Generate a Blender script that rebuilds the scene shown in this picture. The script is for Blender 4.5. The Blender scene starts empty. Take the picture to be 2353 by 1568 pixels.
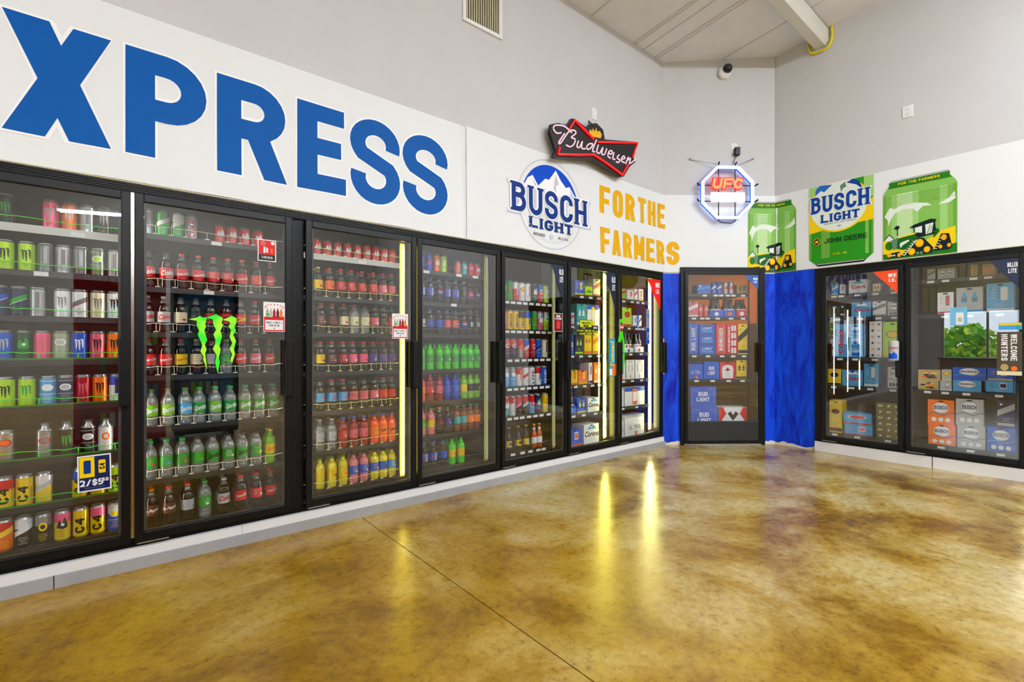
import bpy, math, random
from mathutils import Vector, Matrix
from mathutils.geometry import tessellate_polygon
random.seed(7)
C = bpy.context.scene.collection
S = bpy.context.scene
PI = math.pi

# ------------------------------------------------------------------ camera
cam_d = bpy.data.cameras.new('camera'); cam = bpy.data.objects.new('camera', cam_d); C.objects.link(cam)
cam.location = (0, -3.32, 1.2); cam.rotation_euler = (PI/2, 0, -math.radians(39.34))
cam_d.sensor_width = 36; cam_d.lens = 36*1100/2353; cam_d.shift_y = 11/2353; cam_d.clip_start = .05
S.camera = cam
# ------------------------------------------------------------------ world, exposure
w = bpy.data.worlds.new('daylight'); S.world = w; w.use_nodes = True
w.node_tree.nodes['Background'].inputs[0].default_value = (.80, .90, 1, 1)
w.node_tree.nodes['Background'].inputs[1].default_value = 7.0
S.view_settings.view_transform = 'Standard'; S.view_settings.look = 'None'
S.view_settings.exposure = 0.0; S.view_settings.gamma = 1; S.view_settings.use_curve_mapping = False
S.cycles.use_denoising = True
S.cycles.max_bounces = 10; S.cycles.transparent_max_bounces = 24; S.cycles.diffuse_bounces = 4
S.cycles.glossy_bounces = 4; S.cycles.sample_clamp_indirect = 6; S.cycles.caustics_reflective = False; S.cycles.caustics_refractive = False
STRIP_ON, STRIP_DIM, PANEL = 46.0, .55, 222.0

# ------------------------------------------------------------------ materials
PAL = dict(black=(14,14,15), white=(232,232,236), silver=(178,180,184), grey=(120,122,126), cream=(226,216,180), red=(205,16,22), crimson=(170,8,40),
    rose=(214,92,112), pink=(238,86,130), orange=(240,112,6), yellow=(238,200,6), lime=(176,220,14), yellowgreen=(120,185,20), green=(14,150,40),
    darkgreen=(10,70,30), sage=(150,165,130), teal=(10,160,165), skyblue=(70,160,220), blue=(6,84,200), navy=(10,28,80), purple=(70,50,130),
    brown=(92,32,22), tan=(176,150,96), olive=(104,100,40), amber=(170,70,10))
def lin(c):
    return tuple(((x/255)/12.92 if x/255 <= .04045 else ((x/255+.055)/1.055)**2.4) for x in c)
_m = {}
def mat(name, rgb=None, rough=.5, metal=0, emit=None, es=0, coat=0, spec=.5):
    if name in _m: return _m[name]
    m = bpy.data.materials.new(name); m.use_nodes = True; b = m.node_tree.nodes['Principled BSDF']
    b.inputs['Base Color'].default_value = (*lin(rgb), 1); b.inputs['Roughness'].default_value = rough; b.inputs['Metallic'].default_value = metal
    b.inputs['Specular IOR Level'].default_value = spec
    if coat: b.inputs['Coat Weight'].default_value = coat; b.inputs['Coat Roughness'].default_value = .1
    if emit: b.inputs['Emission Color'].default_value = (*lin(emit), 1); b.inputs['Emission Strength'].default_value = es
    _m[name] = m; return m
def N(m, t, **k):
    n = m.node_tree.nodes.new(t)
    for a, v in k.items(): setattr(n, a, v)
    return n
def grain(m, scale, amt, bump=0, rough=None):
    """soft mottling of a principled base colour plus optional bump"""
    nt = m.node_tree; b = nt.nodes['Principled BSDF']; tc = N(m, 'ShaderNodeTexCoord'); no = N(m, 'ShaderNodeTexNoise')
    no.inputs['Scale'].default_value = scale; no.inputs['Detail'].default_value = 6
    nt.links.new(tc.outputs['Object'], no.inputs['Vector'])
    c = b.inputs['Base Color'].default_value[:]; r = N(m, 'ShaderNodeValToRGB')
    r.color_ramp.elements[0].position = .3; r.color_ramp.elements[1].position = .7
    r.color_ramp.elements[0].color = (*[x*(1-amt) for x in c[:3]], 1); r.color_ramp.elements[1].color = (*[min(1, x*(1+amt)) for x in c[:3]], 1)
    nt.links.new(no.outputs['Fac'], r.inputs['Fac']); nt.links.new(r.outputs['Color'], b.inputs['Base Color'])
    if bump:
        bp = N(m, 'ShaderNodeBump'); bp.inputs['Strength'].default_value = bump; bp.inputs['Distance'].default_value = .01
        nt.links.new(no.outputs['Fac'], bp.inputs['Height']); nt.links.new(bp.outputs['Normal'], b.inputs['Normal'])
    return m
def see(name, tint, fac_mul=1.0, rough=0.0, base=.0, diff=0.0):
    """thin clear sheet: transparent with a fresnel reflection on top (and a little haze)"""
    if name in _m: return _m[name]
    m = bpy.data.materials.new(name); m.use_nodes = True; nt = m.node_tree; nt.nodes.clear()
    o = N(m, 'ShaderNodeOutputMaterial'); t = N(m, 'ShaderNodeBsdfTransparent'); g = N(m, 'ShaderNodeBsdfGlossy'); mx = N(m, 'ShaderNodeMixShader')
    lw = N(m, 'ShaderNodeLayerWeight'); f = N(m, 'ShaderNodeMath', operation='POWER'); f.inputs[1].default_value = 4.2; nt.links.new(lw.outputs['Facing'], f.inputs[0]); lw.inputs[0].default_value = .5
    ma = N(m, 'ShaderNodeMath', operation='MULTIPLY_ADD', use_clamp=True); ma.inputs[1].default_value = fac_mul*.8; ma.inputs[2].default_value = base+.03
    t.inputs[0].default_value = (*tint, 1); g.inputs['Roughness'].default_value = rough; g.inputs[0].default_value = (1, 1, 1, 1)
    nt.links.new(f.outputs[0], ma.inputs[0]); nt.links.new(ma.outputs[0], mx.inputs[0])
    src = t
    if diff:
        d = N(m, 'ShaderNodeBsdfDiffuse'); d.inputs[0].default_value = (*[.25+.75*x for x in tint], 1); m2 = N(m, 'ShaderNodeMixShader'); m2.inputs[0].default_value = diff
        nt.links.new(t.outputs[0], m2.inputs[1]); nt.links.new(d.outputs[0], m2.inputs[2]); src = m2
    nt.links.new(src.outputs[0], mx.inputs[1]); nt.links.new(g.outputs[0], mx.inputs[2]); nt.links.new(mx.outputs[0], o.inputs[0])
    _m[name] = m; return m
def ink(c): return mat('ink_'+c, PAL[c], .4, spec=.25)
def canm(c): return mat('can_'+c, PAL[c], .28, .25 if c not in ('silver', 'grey') else .85)
def emi(name, rgb, s):
    return mat(name, (20, 20, 20), .5, emit=rgb, es=s)

M_wall = grain(mat('painted_wall', (202, 202, 204), .75), 3, .02)
M_ceil = grain(mat('painted_ceiling', (236, 240, 248), .7), 4, .03)
M_banner = mat('banner_vinyl', (230, 233, 236), .45, spec=.25)
M_blue = mat('banner_blue', (0, 84, 164), .5, spec=.12)
M_outline = mat('banner_outline', (246, 246, 250), .4)
M_gold = mat('banner_gold', (226, 170, 0), .5, spec=.15)
M_frame = mat('cooler_black', (11, 12, 13), .42, spec=.22)
M_frame2 = mat('door_black', (7, 7, 8), .36, spec=.25)
M_trim = grain(mat('cream_edge', (190, 180, 140), .6), 20, .08)
M_base = mat('white_base', (226, 226, 228), .5)
M_base2 = grain(mat('grey_base', (158, 158, 160), .5), 8, .05)
M_glass = see('door_glass', (.96, .97, .97), .8, 0, .030)
M_dark = mat('cooler_inside', (46, 46, 46), .7)
M_wire = mat('dark_wire', (34, 34, 36), .4, .6)
M_white = mat('white_plastic', (235, 235, 235), .45)
M_tagw = mat('tag_paper', (235, 235, 235), .6)
M_greenw = mat('green_plastic', (30, 215, 20), .35, emit=(40, 255, 10), es=.0)
M_clearw = mat('pale_plastic', (225, 215, 190), .3)
M_metal = mat('brushed_metal', (190, 190, 192), .3, .9)
M_pet = see('clear_plastic', (.90, .92, .92), 1.2, .04, .05, .10)
M_greenpet = see('green_plastic_bottle', (.35, .85, .1), 1.2, .05, .03, .5)
def liq(c):
    d = dict(cola=(20, 7, 5), redsoda=(150, 10, 30), orangesoda=(250, 84, 0), bluesoda=(10, 60, 190), limeade=(120, 190, 20), lemonade=(222, 205, 10),
             pinklemonade=(222, 120, 130), dew=(60, 205, 10), tea=(120, 50, 20), brownglass=(40, 18, 6), amber=(190, 80, 8))
    if c == 'clear': return see('water_filled', (.86, .90, .90), 1.3, .03, .07, .15)
    return mat('liquid_'+c, d[c], .12, coat=.5)

def floor_material():
    m = mat('stained_concrete', (150, 110, 40), .3); nt = m.node_tree; b = nt.nodes['Principled BSDF']; tc = N(m, 'ShaderNodeTexCoord')
    def noise(s, d, r=.6, dist=0):
        n = N(m, 'ShaderNodeTexNoise'); n.inputs['Scale'].default_value = s; n.inputs['Detail'].default_value = d; n.inputs['Roughness'].default_value = r
        n.inputs['Distortion'].default_value = dist; nt.links.new(tc.outputs['Object'], n.inputs['Vector']); return n
    def ramp(stops, src):
        r = N(m, 'ShaderNodeValToRGB'); e = r.color_ramp.elements
        while len(e) < len(stops): e.new(.5)
        for i, (p, c) in enumerate(stops): e[i].position = p; e[i].color = (*lin(c), 1)
        nt.links.new(src, r.inputs['Fac']); return r
    def mix(fac, a, b2, mode='MIX'):
        x = N(m, 'ShaderNodeMix', data_type='RGBA', blend_type=mode)
        if isinstance(fac, float): x.inputs[0].default_value = fac
        else: nt.links.new(fac, x.inputs[0])
        nt.links.new(a, x.inputs[6]); nt.links.new(b2, x.inputs[7]); return x.outputs[2]
    big = noise(.55, 5, .6, .5); mid = noise(1.15, 12, .68, .4); fine = noise(22, 8, .8)
    gold = ramp([(.30, (112, 76, 4)), (.42, (146, 108, 2)), (.52, (174, 134, 4)), (.62, (188, 152, 24)), (.72, (202, 170, 70))], mid.outputs['Fac'])
    pale = ramp([(.30, (88, 62, 22)), (.42, (140, 104, 30)), (.50, (174, 144, 66)), (.57, (198, 178, 120)), (.68, (214, 202, 168))], mid.outputs['Fac'])
    # the stain thins out from the long wall's left end towards the corner and the middle of the floor
    sp = N(m, 'ShaderNodeSeparateXYZ'); nt.links.new(tc.outputs['Object'], sp.inputs[0])
    g1 = N(m, 'ShaderNodeMath', operation='MULTIPLY_ADD'); g1.inputs[1].default_value = .30; g1.inputs[2].default_value = -.55; nt.links.new(sp.outputs['X'], g1.inputs[0])
    g2 = N(m, 'ShaderNodeMath', operation='MULTIPLY_ADD'); g2.inputs[1].default_value = 2.4; nt.links.new(big.outputs['Fac'], g2.inputs[0]); nt.links.new(g1.outputs[0], g2.inputs[2])
    g3 = N(m, 'ShaderNodeMath', operation='SUBTRACT', use_clamp=True); nt.links.new(g2.outputs[0], g3.inputs[0]); g3.inputs[1].default_value = .78
    c = mix(g3.outputs[0], gold.outputs['Color'], pale.outputs['Color'])
    fr = ramp([(.36, (160, 146, 112)), (.47, (236, 228, 214)), (.60, (255, 255, 255))], fine.outputs['Fac'])
    c = mix(.75, c, fr.outputs['Color'], 'MULTIPLY')
    st = noise(2.0, 12, .76, .6); sr = ramp([(.34, (150, 150, 150)), (.45, (0, 0, 0))], st.outputs['Fac'])
    dk = N(m, 'ShaderNodeRGB'); dk.outputs[0].default_value = (*lin((92, 64, 22)), 1)
    c = mix(sr.outputs['Color'], c, dk.outputs[0])
    nt.links.new(c, b.inputs['Base Color'])
    rr = N(m, 'ShaderNodeMapRange'); rr.inputs[3].default_value = .10; rr.inputs[4].default_value = .30
    nt.links.new(mid.outputs['Fac'], rr.inputs[0]); nt.links.new(rr.outputs[0], b.inputs['Roughness'])
    bp = N(m, 'ShaderNodeBump'); bp.inputs['Strength'].default_value = .12; bp.inputs['Distance'].default_value = .004
    nt.links.new(fine.outputs['Fac'], bp.inputs['Height']); nt.links.new(bp.outputs['Normal'], b.inputs['Normal'])
    return m

# ------------------------------------------------------------------ mesh builder
def clipx(p, a, keep_right):
    out = []; n = len(p); side = (lambda q: q[0] >= a) if keep_right else (lambda q: q[0] <= a)
    for i in range(n):
        u, v = p[i], p[(i+1) % n]
        if side(u): out.append(u)
        if side(u) != side(v): t = (a-u[0])/(v[0]-u[0]); out.append((a, u[1]+t*(v[1]-u[1])))
    return out
def bend(ps, fn, step=.006):
    """cut wide pieces into narrow ones where the surface curves, so that print hugs it"""
    out = []
    for p in ps:
        x0 = min(q[0] for q in p); x1 = max(q[0] for q in p)
        if x1-x0 <= step: out.append(p); continue
        y = p[0][1]; a, m, b = Vector(fn(x0, y)), Vector(fn((x0+x1)/2, y)), Vector(fn(x1, y))
        if ((a+b)/2-m).length < 2e-5: out.append(p); continue
        n = int((x1-x0)/step)+1
        for k in range(n):
            c = clipx(clipx(p, x0+(x1-x0)*k/n, True), x0+(x1-x0)*(k+1)/n, False)
            if len(c) > 2: out.append(c)
    return out
class MB:
    def __init__(s): s.v = []; s.f = []; s.mi = []; s.mats = []; s.sm = []
    def slot(s, m):
        if m not in s.mats: s.mats.append(m)
        return s.mats.index(m)
    def add(s, vs, fs, m, smooth=False):
        k = len(s.v); s.v += [tuple(p) for p in vs]; i = s.slot(m)
        for f in fs: s.f.append([k+a for a in f]); s.mi.append(i); s.sm.append(smooth)
        return s
    def box(s, x0, x1, y0, y1, z0, z1, m):
        vs = [(x, y, z) for x in (x0, x1) for y in (y0, y1) for z in (z0, z1)]
        return s.add(vs, [(0, 1, 3, 2), (4, 6, 7, 5), (0, 4, 5, 1), (2, 3, 7, 6), (0, 2, 6, 4), (1, 5, 7, 3)], m)
    def lathe(s, prof, m, n=20, c=(0, 0, 0), smooth=True, mats=None, caps=True):
        """prof: [(r, z)...]; mats: optional material per band"""
        for j in range(len(prof)-1):
            (r0, z0), (r1, z1) = prof[j], prof[j+1]
            vs = []
            for i in range(n):
                a = 2*PI*i/n; vs += [(c[0]+r0*math.cos(a), c[1]+r0*math.sin(a), c[2]+z0), (c[0]+r1*math.cos(a), c[1]+r1*math.sin(a), c[2]+z1)]
            fs = [(2*i, 2*((i+1) % n), 2*((i+1) % n)+1, 2*i+1) for i in range(n)]
            s.add(vs, fs, mats[j] if mats else m, smooth)
        return s
    def lathe1(s, prof, m, n=20, smooth=True, c=(0, 0, 0)):
        """shared verts so it shades smooth"""
        vs = [(c[0]+r*math.cos(2*PI*i/n), c[1]+r*math.sin(2*PI*i/n), c[2]+z) for r, z in prof for i in range(n)]
        fs = [(j*n+i, j*n+(i+1) % n, (j+1)*n+(i+1) % n, (j+1)*n+i) for j in range(len(prof)-1) for i in range(n)]
        fs.append(tuple(range(n-1, -1, -1))); fs.append(tuple((len(prof)-1)*n+i for i in range(n)))
        return s.add(vs, fs, m, smooth)
    def tube(s, pts, r, m, n=8, closed=False):
        pts = [Vector(p) for p in pts]; rings = []; L = len(pts)
        up = None
        for i, p in enumerate(pts):
            a = pts[(i-1) % L] if (closed or i > 0) else p; b = pts[(i+1) % L] if (closed or i < L-1) else p
            t = (b-a); t = t.normalized() if t.length > 1e-9 else Vector((0, 0, 1))
            if up is None: up = Vector((0, 0, 1)) if abs(t.z) < .9 else Vector((0, 1, 0))
            x = t.cross(up)
            if x.length < 1e-3: x = t.cross(Vector((1, 0, 0)))
            x.normalize(); y = x.cross(t)
            rings.append([p+x*r*math.cos(2*PI*k/n)+y*r*math.sin(2*PI*k/n) for k in range(n)])
        vs = [q for g in rings for q in g]; fs = []
        for i in range(L if closed else L-1):
            j = (i+1) % L
            fs += [(i*n+k, i*n+(k+1) % n, j*n+(k+1) % n, j*n+k) for k in range(n)]
        if not closed: fs += [tuple(range(n-1, -1, -1)), tuple((L-1)*n+k for k in range(n))]
        return s.add(vs, fs, m, True)
    def polys(s, ps, fn, m):
        """flat 2-D polygons mapped onto a surface by fn(x, y)"""
        for i, p in enumerate(bend(ps, fn)): s.add([(a, b-.000015*(i % 6), c) for a, b, c in (fn(*q) for q in p)], [tuple(range(len(p)))], m)
        return s
    def build(s, name, parent=None, loc=(0, 0, 0), rz=0):
        me = bpy.data.meshes.new(name); me.from_pydata(s.v, [], s.f)
        for m in s.mats: me.materials.append(m)
        me.polygons.foreach_set('material_index', s.mi); me.polygons.foreach_set('use_smooth', s.sm); me.update()
        o = bpy.data.objects.new(name, me); C.objects.link(o); o.location = loc; o.rotation_euler = (0, 0, rz)
        if parent: o.parent = parent
        return o
def bevel(o, wd=.002, seg=1):
    b = o.modifiers.new('bevel', 'BEVEL'); b.width = wd; b.segments = seg; b.limit_method = 'ANGLE'; return o
def tag(o, label=None, cat=None, group=None, kind=None):
    if label: o['label'] = label
    if cat: o['category'] = cat
    if group: o['group'] = group
    if kind: o['kind'] = kind
    return o
def thing(name, label, cat, loc=(0, 0, 0), rz=0, group=None):
    o = bpy.data.objects.new(name, None); C.objects.link(o); o.location = loc; o.rotation_euler = (0, 0, rz); o.empty_display_size = .05
    return tag(o, label, cat, group)
def struct(o): o['kind'] = 'structure'; return o

# ------------------------------------------------------------------ walls as local frames: x along the wall, y into it, z up
WALL = {'L': (Vector((0, 0, 0)), 0.0), 'B': (Vector((5.08, 0, 0)), math.atan2(-.84, 1.09)), 'R': (Vector((6.18, 0, 0)), -PI/2)}
LB = math.hypot(1.09, .84)
def at(wl, x, y=0, z=0):
    o, a = WALL[wl]; return (o.x+x*math.cos(a)-y*math.sin(a), o.y+x*math.sin(a)+y*math.cos(a), z)
def rot(wl): return WALL[wl][1]
W1, W2 = 5.08, 5.08+LB
def wrap(wd, off):
    """banner coordinate -> world, folding round the two corners"""
    def f(x, z):
        if x <= W1: p = at('L', x, -off-wav(x, z))
        elif x <= W2: p = at('B', x-W1, -off)
        else: p = at('R', x-W2+.84, -off)
        return (p[0], p[1], z)
    return f
def wav(x, z):
    k = max(0, min(1, (2.75-z)/.6)); return .010*k*(1+math.sin(x*5.1+z*3)*.6+math.sin(x*11.3-z*5)*.4)

# ------------------------------------------------------------------ lettering made of strokes
def stroke(path, t):
    path = [q for i, q in enumerate(path) if i == 0 or math.hypot(q[0]-path[i-1][0], q[1]-path[i-1][1]) > t*.02]
    out = []; n = len(path); off = []
    for i in range(n):
        x, y = path[i]
        if i > 0: ax, ay = x-path[i-1][0], y-path[i-1][1]; l = math.hypot(ax, ay) or 1; ax /= l; ay /= l
        if i < n-1: bx, by = path[i+1][0]-x, path[i+1][1]-y; l = math.hypot(bx, by) or 1; bx /= l; by /= l
        if i == 0: ax, ay = bx, by
        if i == n-1: bx, by = ax, ay
        mx, my = ax+bx, ay+by; l = math.hypot(mx, my) or 1; mx /= l; my /= l
        k = 1/max(.5, mx*ax+my*ay)
        off.append((-my*t/2*k, mx*t/2*k))
    for i in range(n-1):
        (x0, y0), (x1, y1) = path[i], path[i+1]
        out.append([(x0+off[i][0], y0+off[i][1]), (x1+off[i+1][0], y1+off[i+1][1]), (x1-off[i+1][0], y1-off[i+1][1]), (x0-off[i][0], y0-off[i][1])])
    return out
def arc(cx, cy, rx, ry, a0, a1, n=7):
    return [(cx+rx*math.cos(math.radians(a0+(a1-a0)*i/n)), cy+ry*math.sin(math.radians(a0+(a1-a0)*i/n))) for i in range(n+1)]
def box2(x0, y0, x1, y1): return [[(x0, y0), (x1, y0), (x1, y1), (x0, y1)]]
def dia(x0, x1, y0, y1, w): return [[(x0, y0), (x0+w, y0), (x1+w, y1), (x1, y1)]]
def catmull(P, n=5):
    r = []
    for i in range(len(P)-1):
        p0 = P[max(0, i-1)]; p1 = P[i]; p2 = P[i+1]; p3 = P[min(len(P)-1, i+2)]
        for k in range(n):
            t = k/n
            r.append(tuple(.5*((2*p1[j])+(-p0[j]+p2[j])*t+(2*p0[j]-5*p1[j]+4*p2[j]-p3[j])*t*t+(-p0[j]+3*p1[j]-3*p2[j]+p3[j])*t**3) for j in range(len(p1))))
    r.append(tuple(P[-1])); return r
def glyph(ch, W, H, t):
    h = t*.5; th = t*.88; g = th/2; r = min(W, H)*.42; q = 6
    def bowl(y0, y1, x1=W, rr=None):
        rr = min(rr or r, (y1-y0)/2-g, x1-t-.0)
        X = x1-h
        return stroke([(0, y1-g), (X-rr, y1-g)]+arc(X-rr, y1-g-rr, rr, rr, 90, 0, q)[1:]+arc(X-rr, y0+g+rr, rr, rr, 0, -90, q)+[(0, y0+g)], t*.95)
    def ring(a=None):
        rr = min((W-t)/2, r); pts = arc(W-h-rr, H-g-rr, rr, rr, 0, 90, q)+arc(h+rr, H-g-rr, rr, rr, 90, 180, q)+arc(h+rr, g+rr, rr, rr, 180, 270, q)+arc(W-h-rr, g+rr, rr, rr, 270, 360, q)
        return pts
    if ch == 'A': return dia(0, W/2-h, 0, H, t)+dia(W-t, W/2-h, 0, H, t)+box2(W*.2, H*.2, W*.8, H*.2+th*.9)
    if ch == 'B': return box2(0, 0, t, H)+bowl(H*.48, H, W*.94)+bowl(0, H*.48+th)
    def openring(fu, fl_):
        rr = min((W-t)/2, r); yt = H-g-rr; yb = g+rr
        a = math.degrees(math.asin(max(0, min(.9, (H*fu-yt)/rr)))); b = math.degrees(math.asin(max(0, min(.9, (yb-H*fl_)/rr))))
        up = [(W-h, H*fu)] if H*fu < yt else []; dn = [(W-h, H*fl_)] if H*fl_ > yb else []
        return up+arc(W-h-rr, yt, rr, rr, a, 90, q)+arc(h+rr, yt, rr, rr, 90, 180, q)+arc(h+rr, yb, rr, rr, 180, 270, q)+arc(W-h-rr, yb, rr, rr, 270, 360-b, q)+dn
    if ch == 'C': return stroke(openring(.66, .34), t)
    if ch == 'D': return box2(0, 0, t, H)+bowl(0, H)
    if ch == 'E': return box2(0, 0, t, H)+box2(0, 0, W, th)+box2(0, H-th, W*.97, H)+box2(0, H*.5-th*.42, W*.9, H*.5+th*.58)
    if ch == 'F': return box2(0, 0, t, H)+box2(0, H-th, W, H)+box2(0, H*.46-th*.5, W*.9, H*.46+th*.5)
    if ch == 'G': return stroke(openring(.68, .45), t)+box2(W*.52, H*.44-th*.3, W, H*.44+th*.6)
    if ch == 'H': return box2(0, 0, t, H)+box2(W-t, 0, W, H)+box2(0, H/2-th/2, W, H/2+th/2)
    if ch == 'I': return box2(W/2-h, 0, W/2+h, H)
    if ch == 'J': return stroke([(W-h, H), (W-h, H*.3)]+arc(W/2, H*.3, W/2-h, H*.3-g, 0, -180, 8)[1:], t)
    if ch == 'K': return box2(0, 0, t, H)+dia(W-t*1.1, t*.6, 0, H*.58, t*1.1)+dia(t*.5, W-t*1.1, H*.36, H, t*1.1)
    if ch == 'L': return box2(0, 0, t, H)+box2(0, 0, W, th)
    if ch == 'M': return box2(0, 0, t, H)+box2(W-t, 0, W, H)+dia(W/2-h, 0, H*.2, H, t)+dia(W/2-h, W-t, H*.2, H, t)
    if ch == 'N': return box2(0, 0, t, H)+box2(W-t, 0, W, H)+dia(W-t*1.1, 0, 0, H, t*1.1)
    if ch == 'O' or ch == '0': p = ring(); return stroke(p+[p[0]], t)
    if ch == 'P': return box2(0, 0, t, H)+bowl(H*.36, H)
    if ch == 'Q': p = ring(); return stroke(p+[p[0]], t)+dia(W*.8, W*.5, -H*.05, H*.25, t)
    if ch == 'R': return box2(0, 0, t, H)+bowl(H*.40, H, W*.98)+dia(W-t*1.05, W*.38, 0, H*.46, t*1.05)
    if ch in 'S5':
        if ch == '5': return box2(0, H-th, W, H)+box2(0, H*.5, t, H)+bowl(0, H*.62)
        a = W/2-h; tot = (H-2*g)/2; ru = tot*.49; rl = tot*.51; yu = H-g-ru; yl = g+rl
        return stroke(arc(W/2, yu, a, ru, -14, 222, 18)+arc(W/2, yl, a, rl, 42, -194, 18), t)
    if ch == 'T': return box2(W/2-h, 0, W/2+h, H)+box2(0, H-th, W, H)
    if ch == 'U': return stroke([(h, H), (h, H*.32)]+arc(W/2, H*.32, W/2-h, H*.32-g, 180, 360, 10)[1:]+[(W-h, H)], t)
    if ch == 'V': return dia(W/2-h, 0, 0, H, t)+dia(W/2-h, W-t, 0, H, t)
    if ch == 'W': return dia(W*.25-h, 0, 0, H, t)+dia(W*.25-h, W/2-h, 0, H, t)+dia(W*.75-h, W/2-h, 0, H, t)+dia(W*.75-h, W-t, 0, H, t)
    if ch == 'X': k = t*1.28; return dia(0, W-k*.9, 0, H, k*.9)+dia(W-k, 0, 0, H, k)
    if ch == 'Y': return box2(W/2-h, 0, W/2+h, H*.5)+dia(W/2-h, 0, H*.42, H, t)+dia(W/2-h, W-t, H*.42, H, t)
    if ch == 'Z': return box2(0, 0, W, th)+box2(0, H-th, W, H)+dia(0, W-t*1.2, 0, H, t*1.2)
    if ch == '1': return box2(W/2-h, 0, W/2+h, H)+dia(W*.15, W/2-h, H*.75, H, t)
    if ch == '2': return stroke(catmull([(h, H*.72), (W*.2, H*.93), (W*.5, H-g), (W-h, H*.75), (W*.7, H*.42), (h, g)], 4), t)+box2(0, 0, W, th)
    if ch == '3': return bowl(H*.46, H)+bowl(0, H*.46+th)
    if ch == '4': return box2(W*.62, 0, W*.62+t, H)+box2(0, H*.24, W, H*.24+th)+dia(0, W*.62, H*.28, H, t)
    if ch in '69':
        rr = min((W-t)/2, r*.8); lo = g+rr; p = arc(W/2, H*.32, W/2-h, H*.32-g, 0, 360, 16)
        q6 = stroke(p, t)+stroke([(h, H*.32), (h, H*.68)]+arc(W/2, H*.68, W/2-h, H*.32-g, 180, 30, 8)[1:], t)
        return q6 if ch == '6' else [[(W-a, H-b) for a, b in z] for z in q6]
    if ch == '/': return dia(0, W-t, 0, H, t)
    if ch == '$': return glyph('S', W, H, t)+box2(W/2-h*.4, -H*.1, W/2+h*.4, H*1.1)
    if ch == '.': return box2(0, 0, t, th)
    if ch == '!': return box2(W/2-h, H*.3, W/2+h, H)+box2(W/2-h, 0, W/2+h, th)
    return []
NARROW = {'I': .42, ' ': .5, '.': .4, '!': .5, '1': .7, 'M': 1.25, 'W': 1.35}
def text2(s, H, t=.2, wr=.6, gap=.13, width=None, center=True, serif=False):
    """2-D polygons of a line of capitals; H height, t stroke and wr width as shares of H"""
    ps = []; x = 0
    for ch in s:
        W = H*wr*NARROW.get(ch, 1)
        for p in glyph(ch, W, H, t*H): ps.append([(a+x, b) for a, b in p])
        if serif and ch in 'BHILTUFPRKN':
            sw = t*H*.45; e = t*H*.32
            xs = {'I': [W/2], 'T': [W/2], 'H': [t*H/2, W-t*H/2], 'U': [t*H/2, W-t*H/2], 'N': [t*H/2, W-t*H/2]}.get(ch, [t*H/2])
            for cx in xs:
                if ch != 'U': ps += [[(a+x, b) for a, b in p] for p in box2(cx-t*H/2-e, 0, cx+t*H/2+e, sw)]
                if ch != 'T': ps += [[(a+x, b) for a, b in p] for p in box2(cx-t*H/2-e, H-sw, cx+t*H/2+e, H)]
        x += W+H*gap
    x -= H*gap
    if width: k = width/x; ps = [[(a*k, b) for a, b in p] for p in ps]; x = width
    if center: ps = [[(a-x/2, b-H/2) for a, b in p] for p in ps]
    return ps
_f = {}
def script2(s, size, bold=.0, shear=.3):
    """2-D triangles of text in Blender's own typeface, for lower-case words"""
    if (s, bold, shear) not in _f:
        cu = bpy.data.curves.new('lettering', 'FONT'); cu.body = s; cu.size = 1; cu.resolution_u = 2; cu.offset = bold; cu.shear = shear; cu.align_x = 'CENTER'; cu.align_y = 'CENTER'
        o = bpy.data.objects.new('lettering', cu); C.objects.link(o); bpy.context.view_layer.update()
        me = o.to_mesh(); _f[(s, bold, shear)] = [[(me.vertices[i].co.x, me.vertices[i].co.y) for i in p.vertices] for p in me.polygons]
        o.to_mesh_clear(); bpy.data.objects.remove(o); bpy.data.curves.remove(cu)
    return [[(a*size, b*size) for a, b in p] for p in _f[(s, bold, shear)]]
def turn(ps, deg):
    c, s_ = math.cos(math.radians(deg)), math.sin(math.radians(deg)); return [[(a*c-b*s_, a*s_+b*c) for a, b in p] for p in ps]
def move(ps, x, y): return [[(a+x, b+y) for a, b in p] for p in ps]
def fill(outline, holes=()):
    loops = [[Vector((a, b, 0)) for a, b in l] for l in [outline, *holes]]; flat = [q for l in loops for q in l]
    return [[(flat[i].x, flat[i].y) for i in tri] for tri in tessellate_polygon(loops)]
def cyl(r): return lambda x, y: (r*math.sin(x/r), -r*math.cos(x/r), y)
def flat(y, x0=0, z0=0): return lambda x, z: (x+x0, y, z+z0)
def claw(w, h):
    """three ragged claw strokes"""
    ps = []
    base = [(-.02, 1.0), (.10, 1.04), (.30, .93), (.26, .78), (.33, .72), (.25, .55), (.31, .48), (.24, .33), (.27, .26), (.22, 0), (.12, .22), (.15, .3), (.07, .42), (.12, .52), (.06, .68), (.11, .80), (.08, .88), (-.08, .92)]
    for dx, s_, yo in ((0, 1, 0), (.33, 1.12, -.10), (.68, .94, .06)):
        ps += fill([((x+dx-.5)*w, (y*s_+yo-(s_-1)*.5+.0)*h) for x, y in base])
    return ps
def star(r, n=5): return fill([((r if i % 2 == 0 else r*.42)*math.sin(i*PI/n), (r if i % 2 == 0 else r*.42)*math.cos(i*PI/n)) for i in range(2*n)])
def disc(rx, ry=None, n=20): ry = ry or rx; return [[(rx*math.cos(2*PI*i/n), ry*math.sin(2*PI*i/n)) for i in range(n)]]

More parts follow.
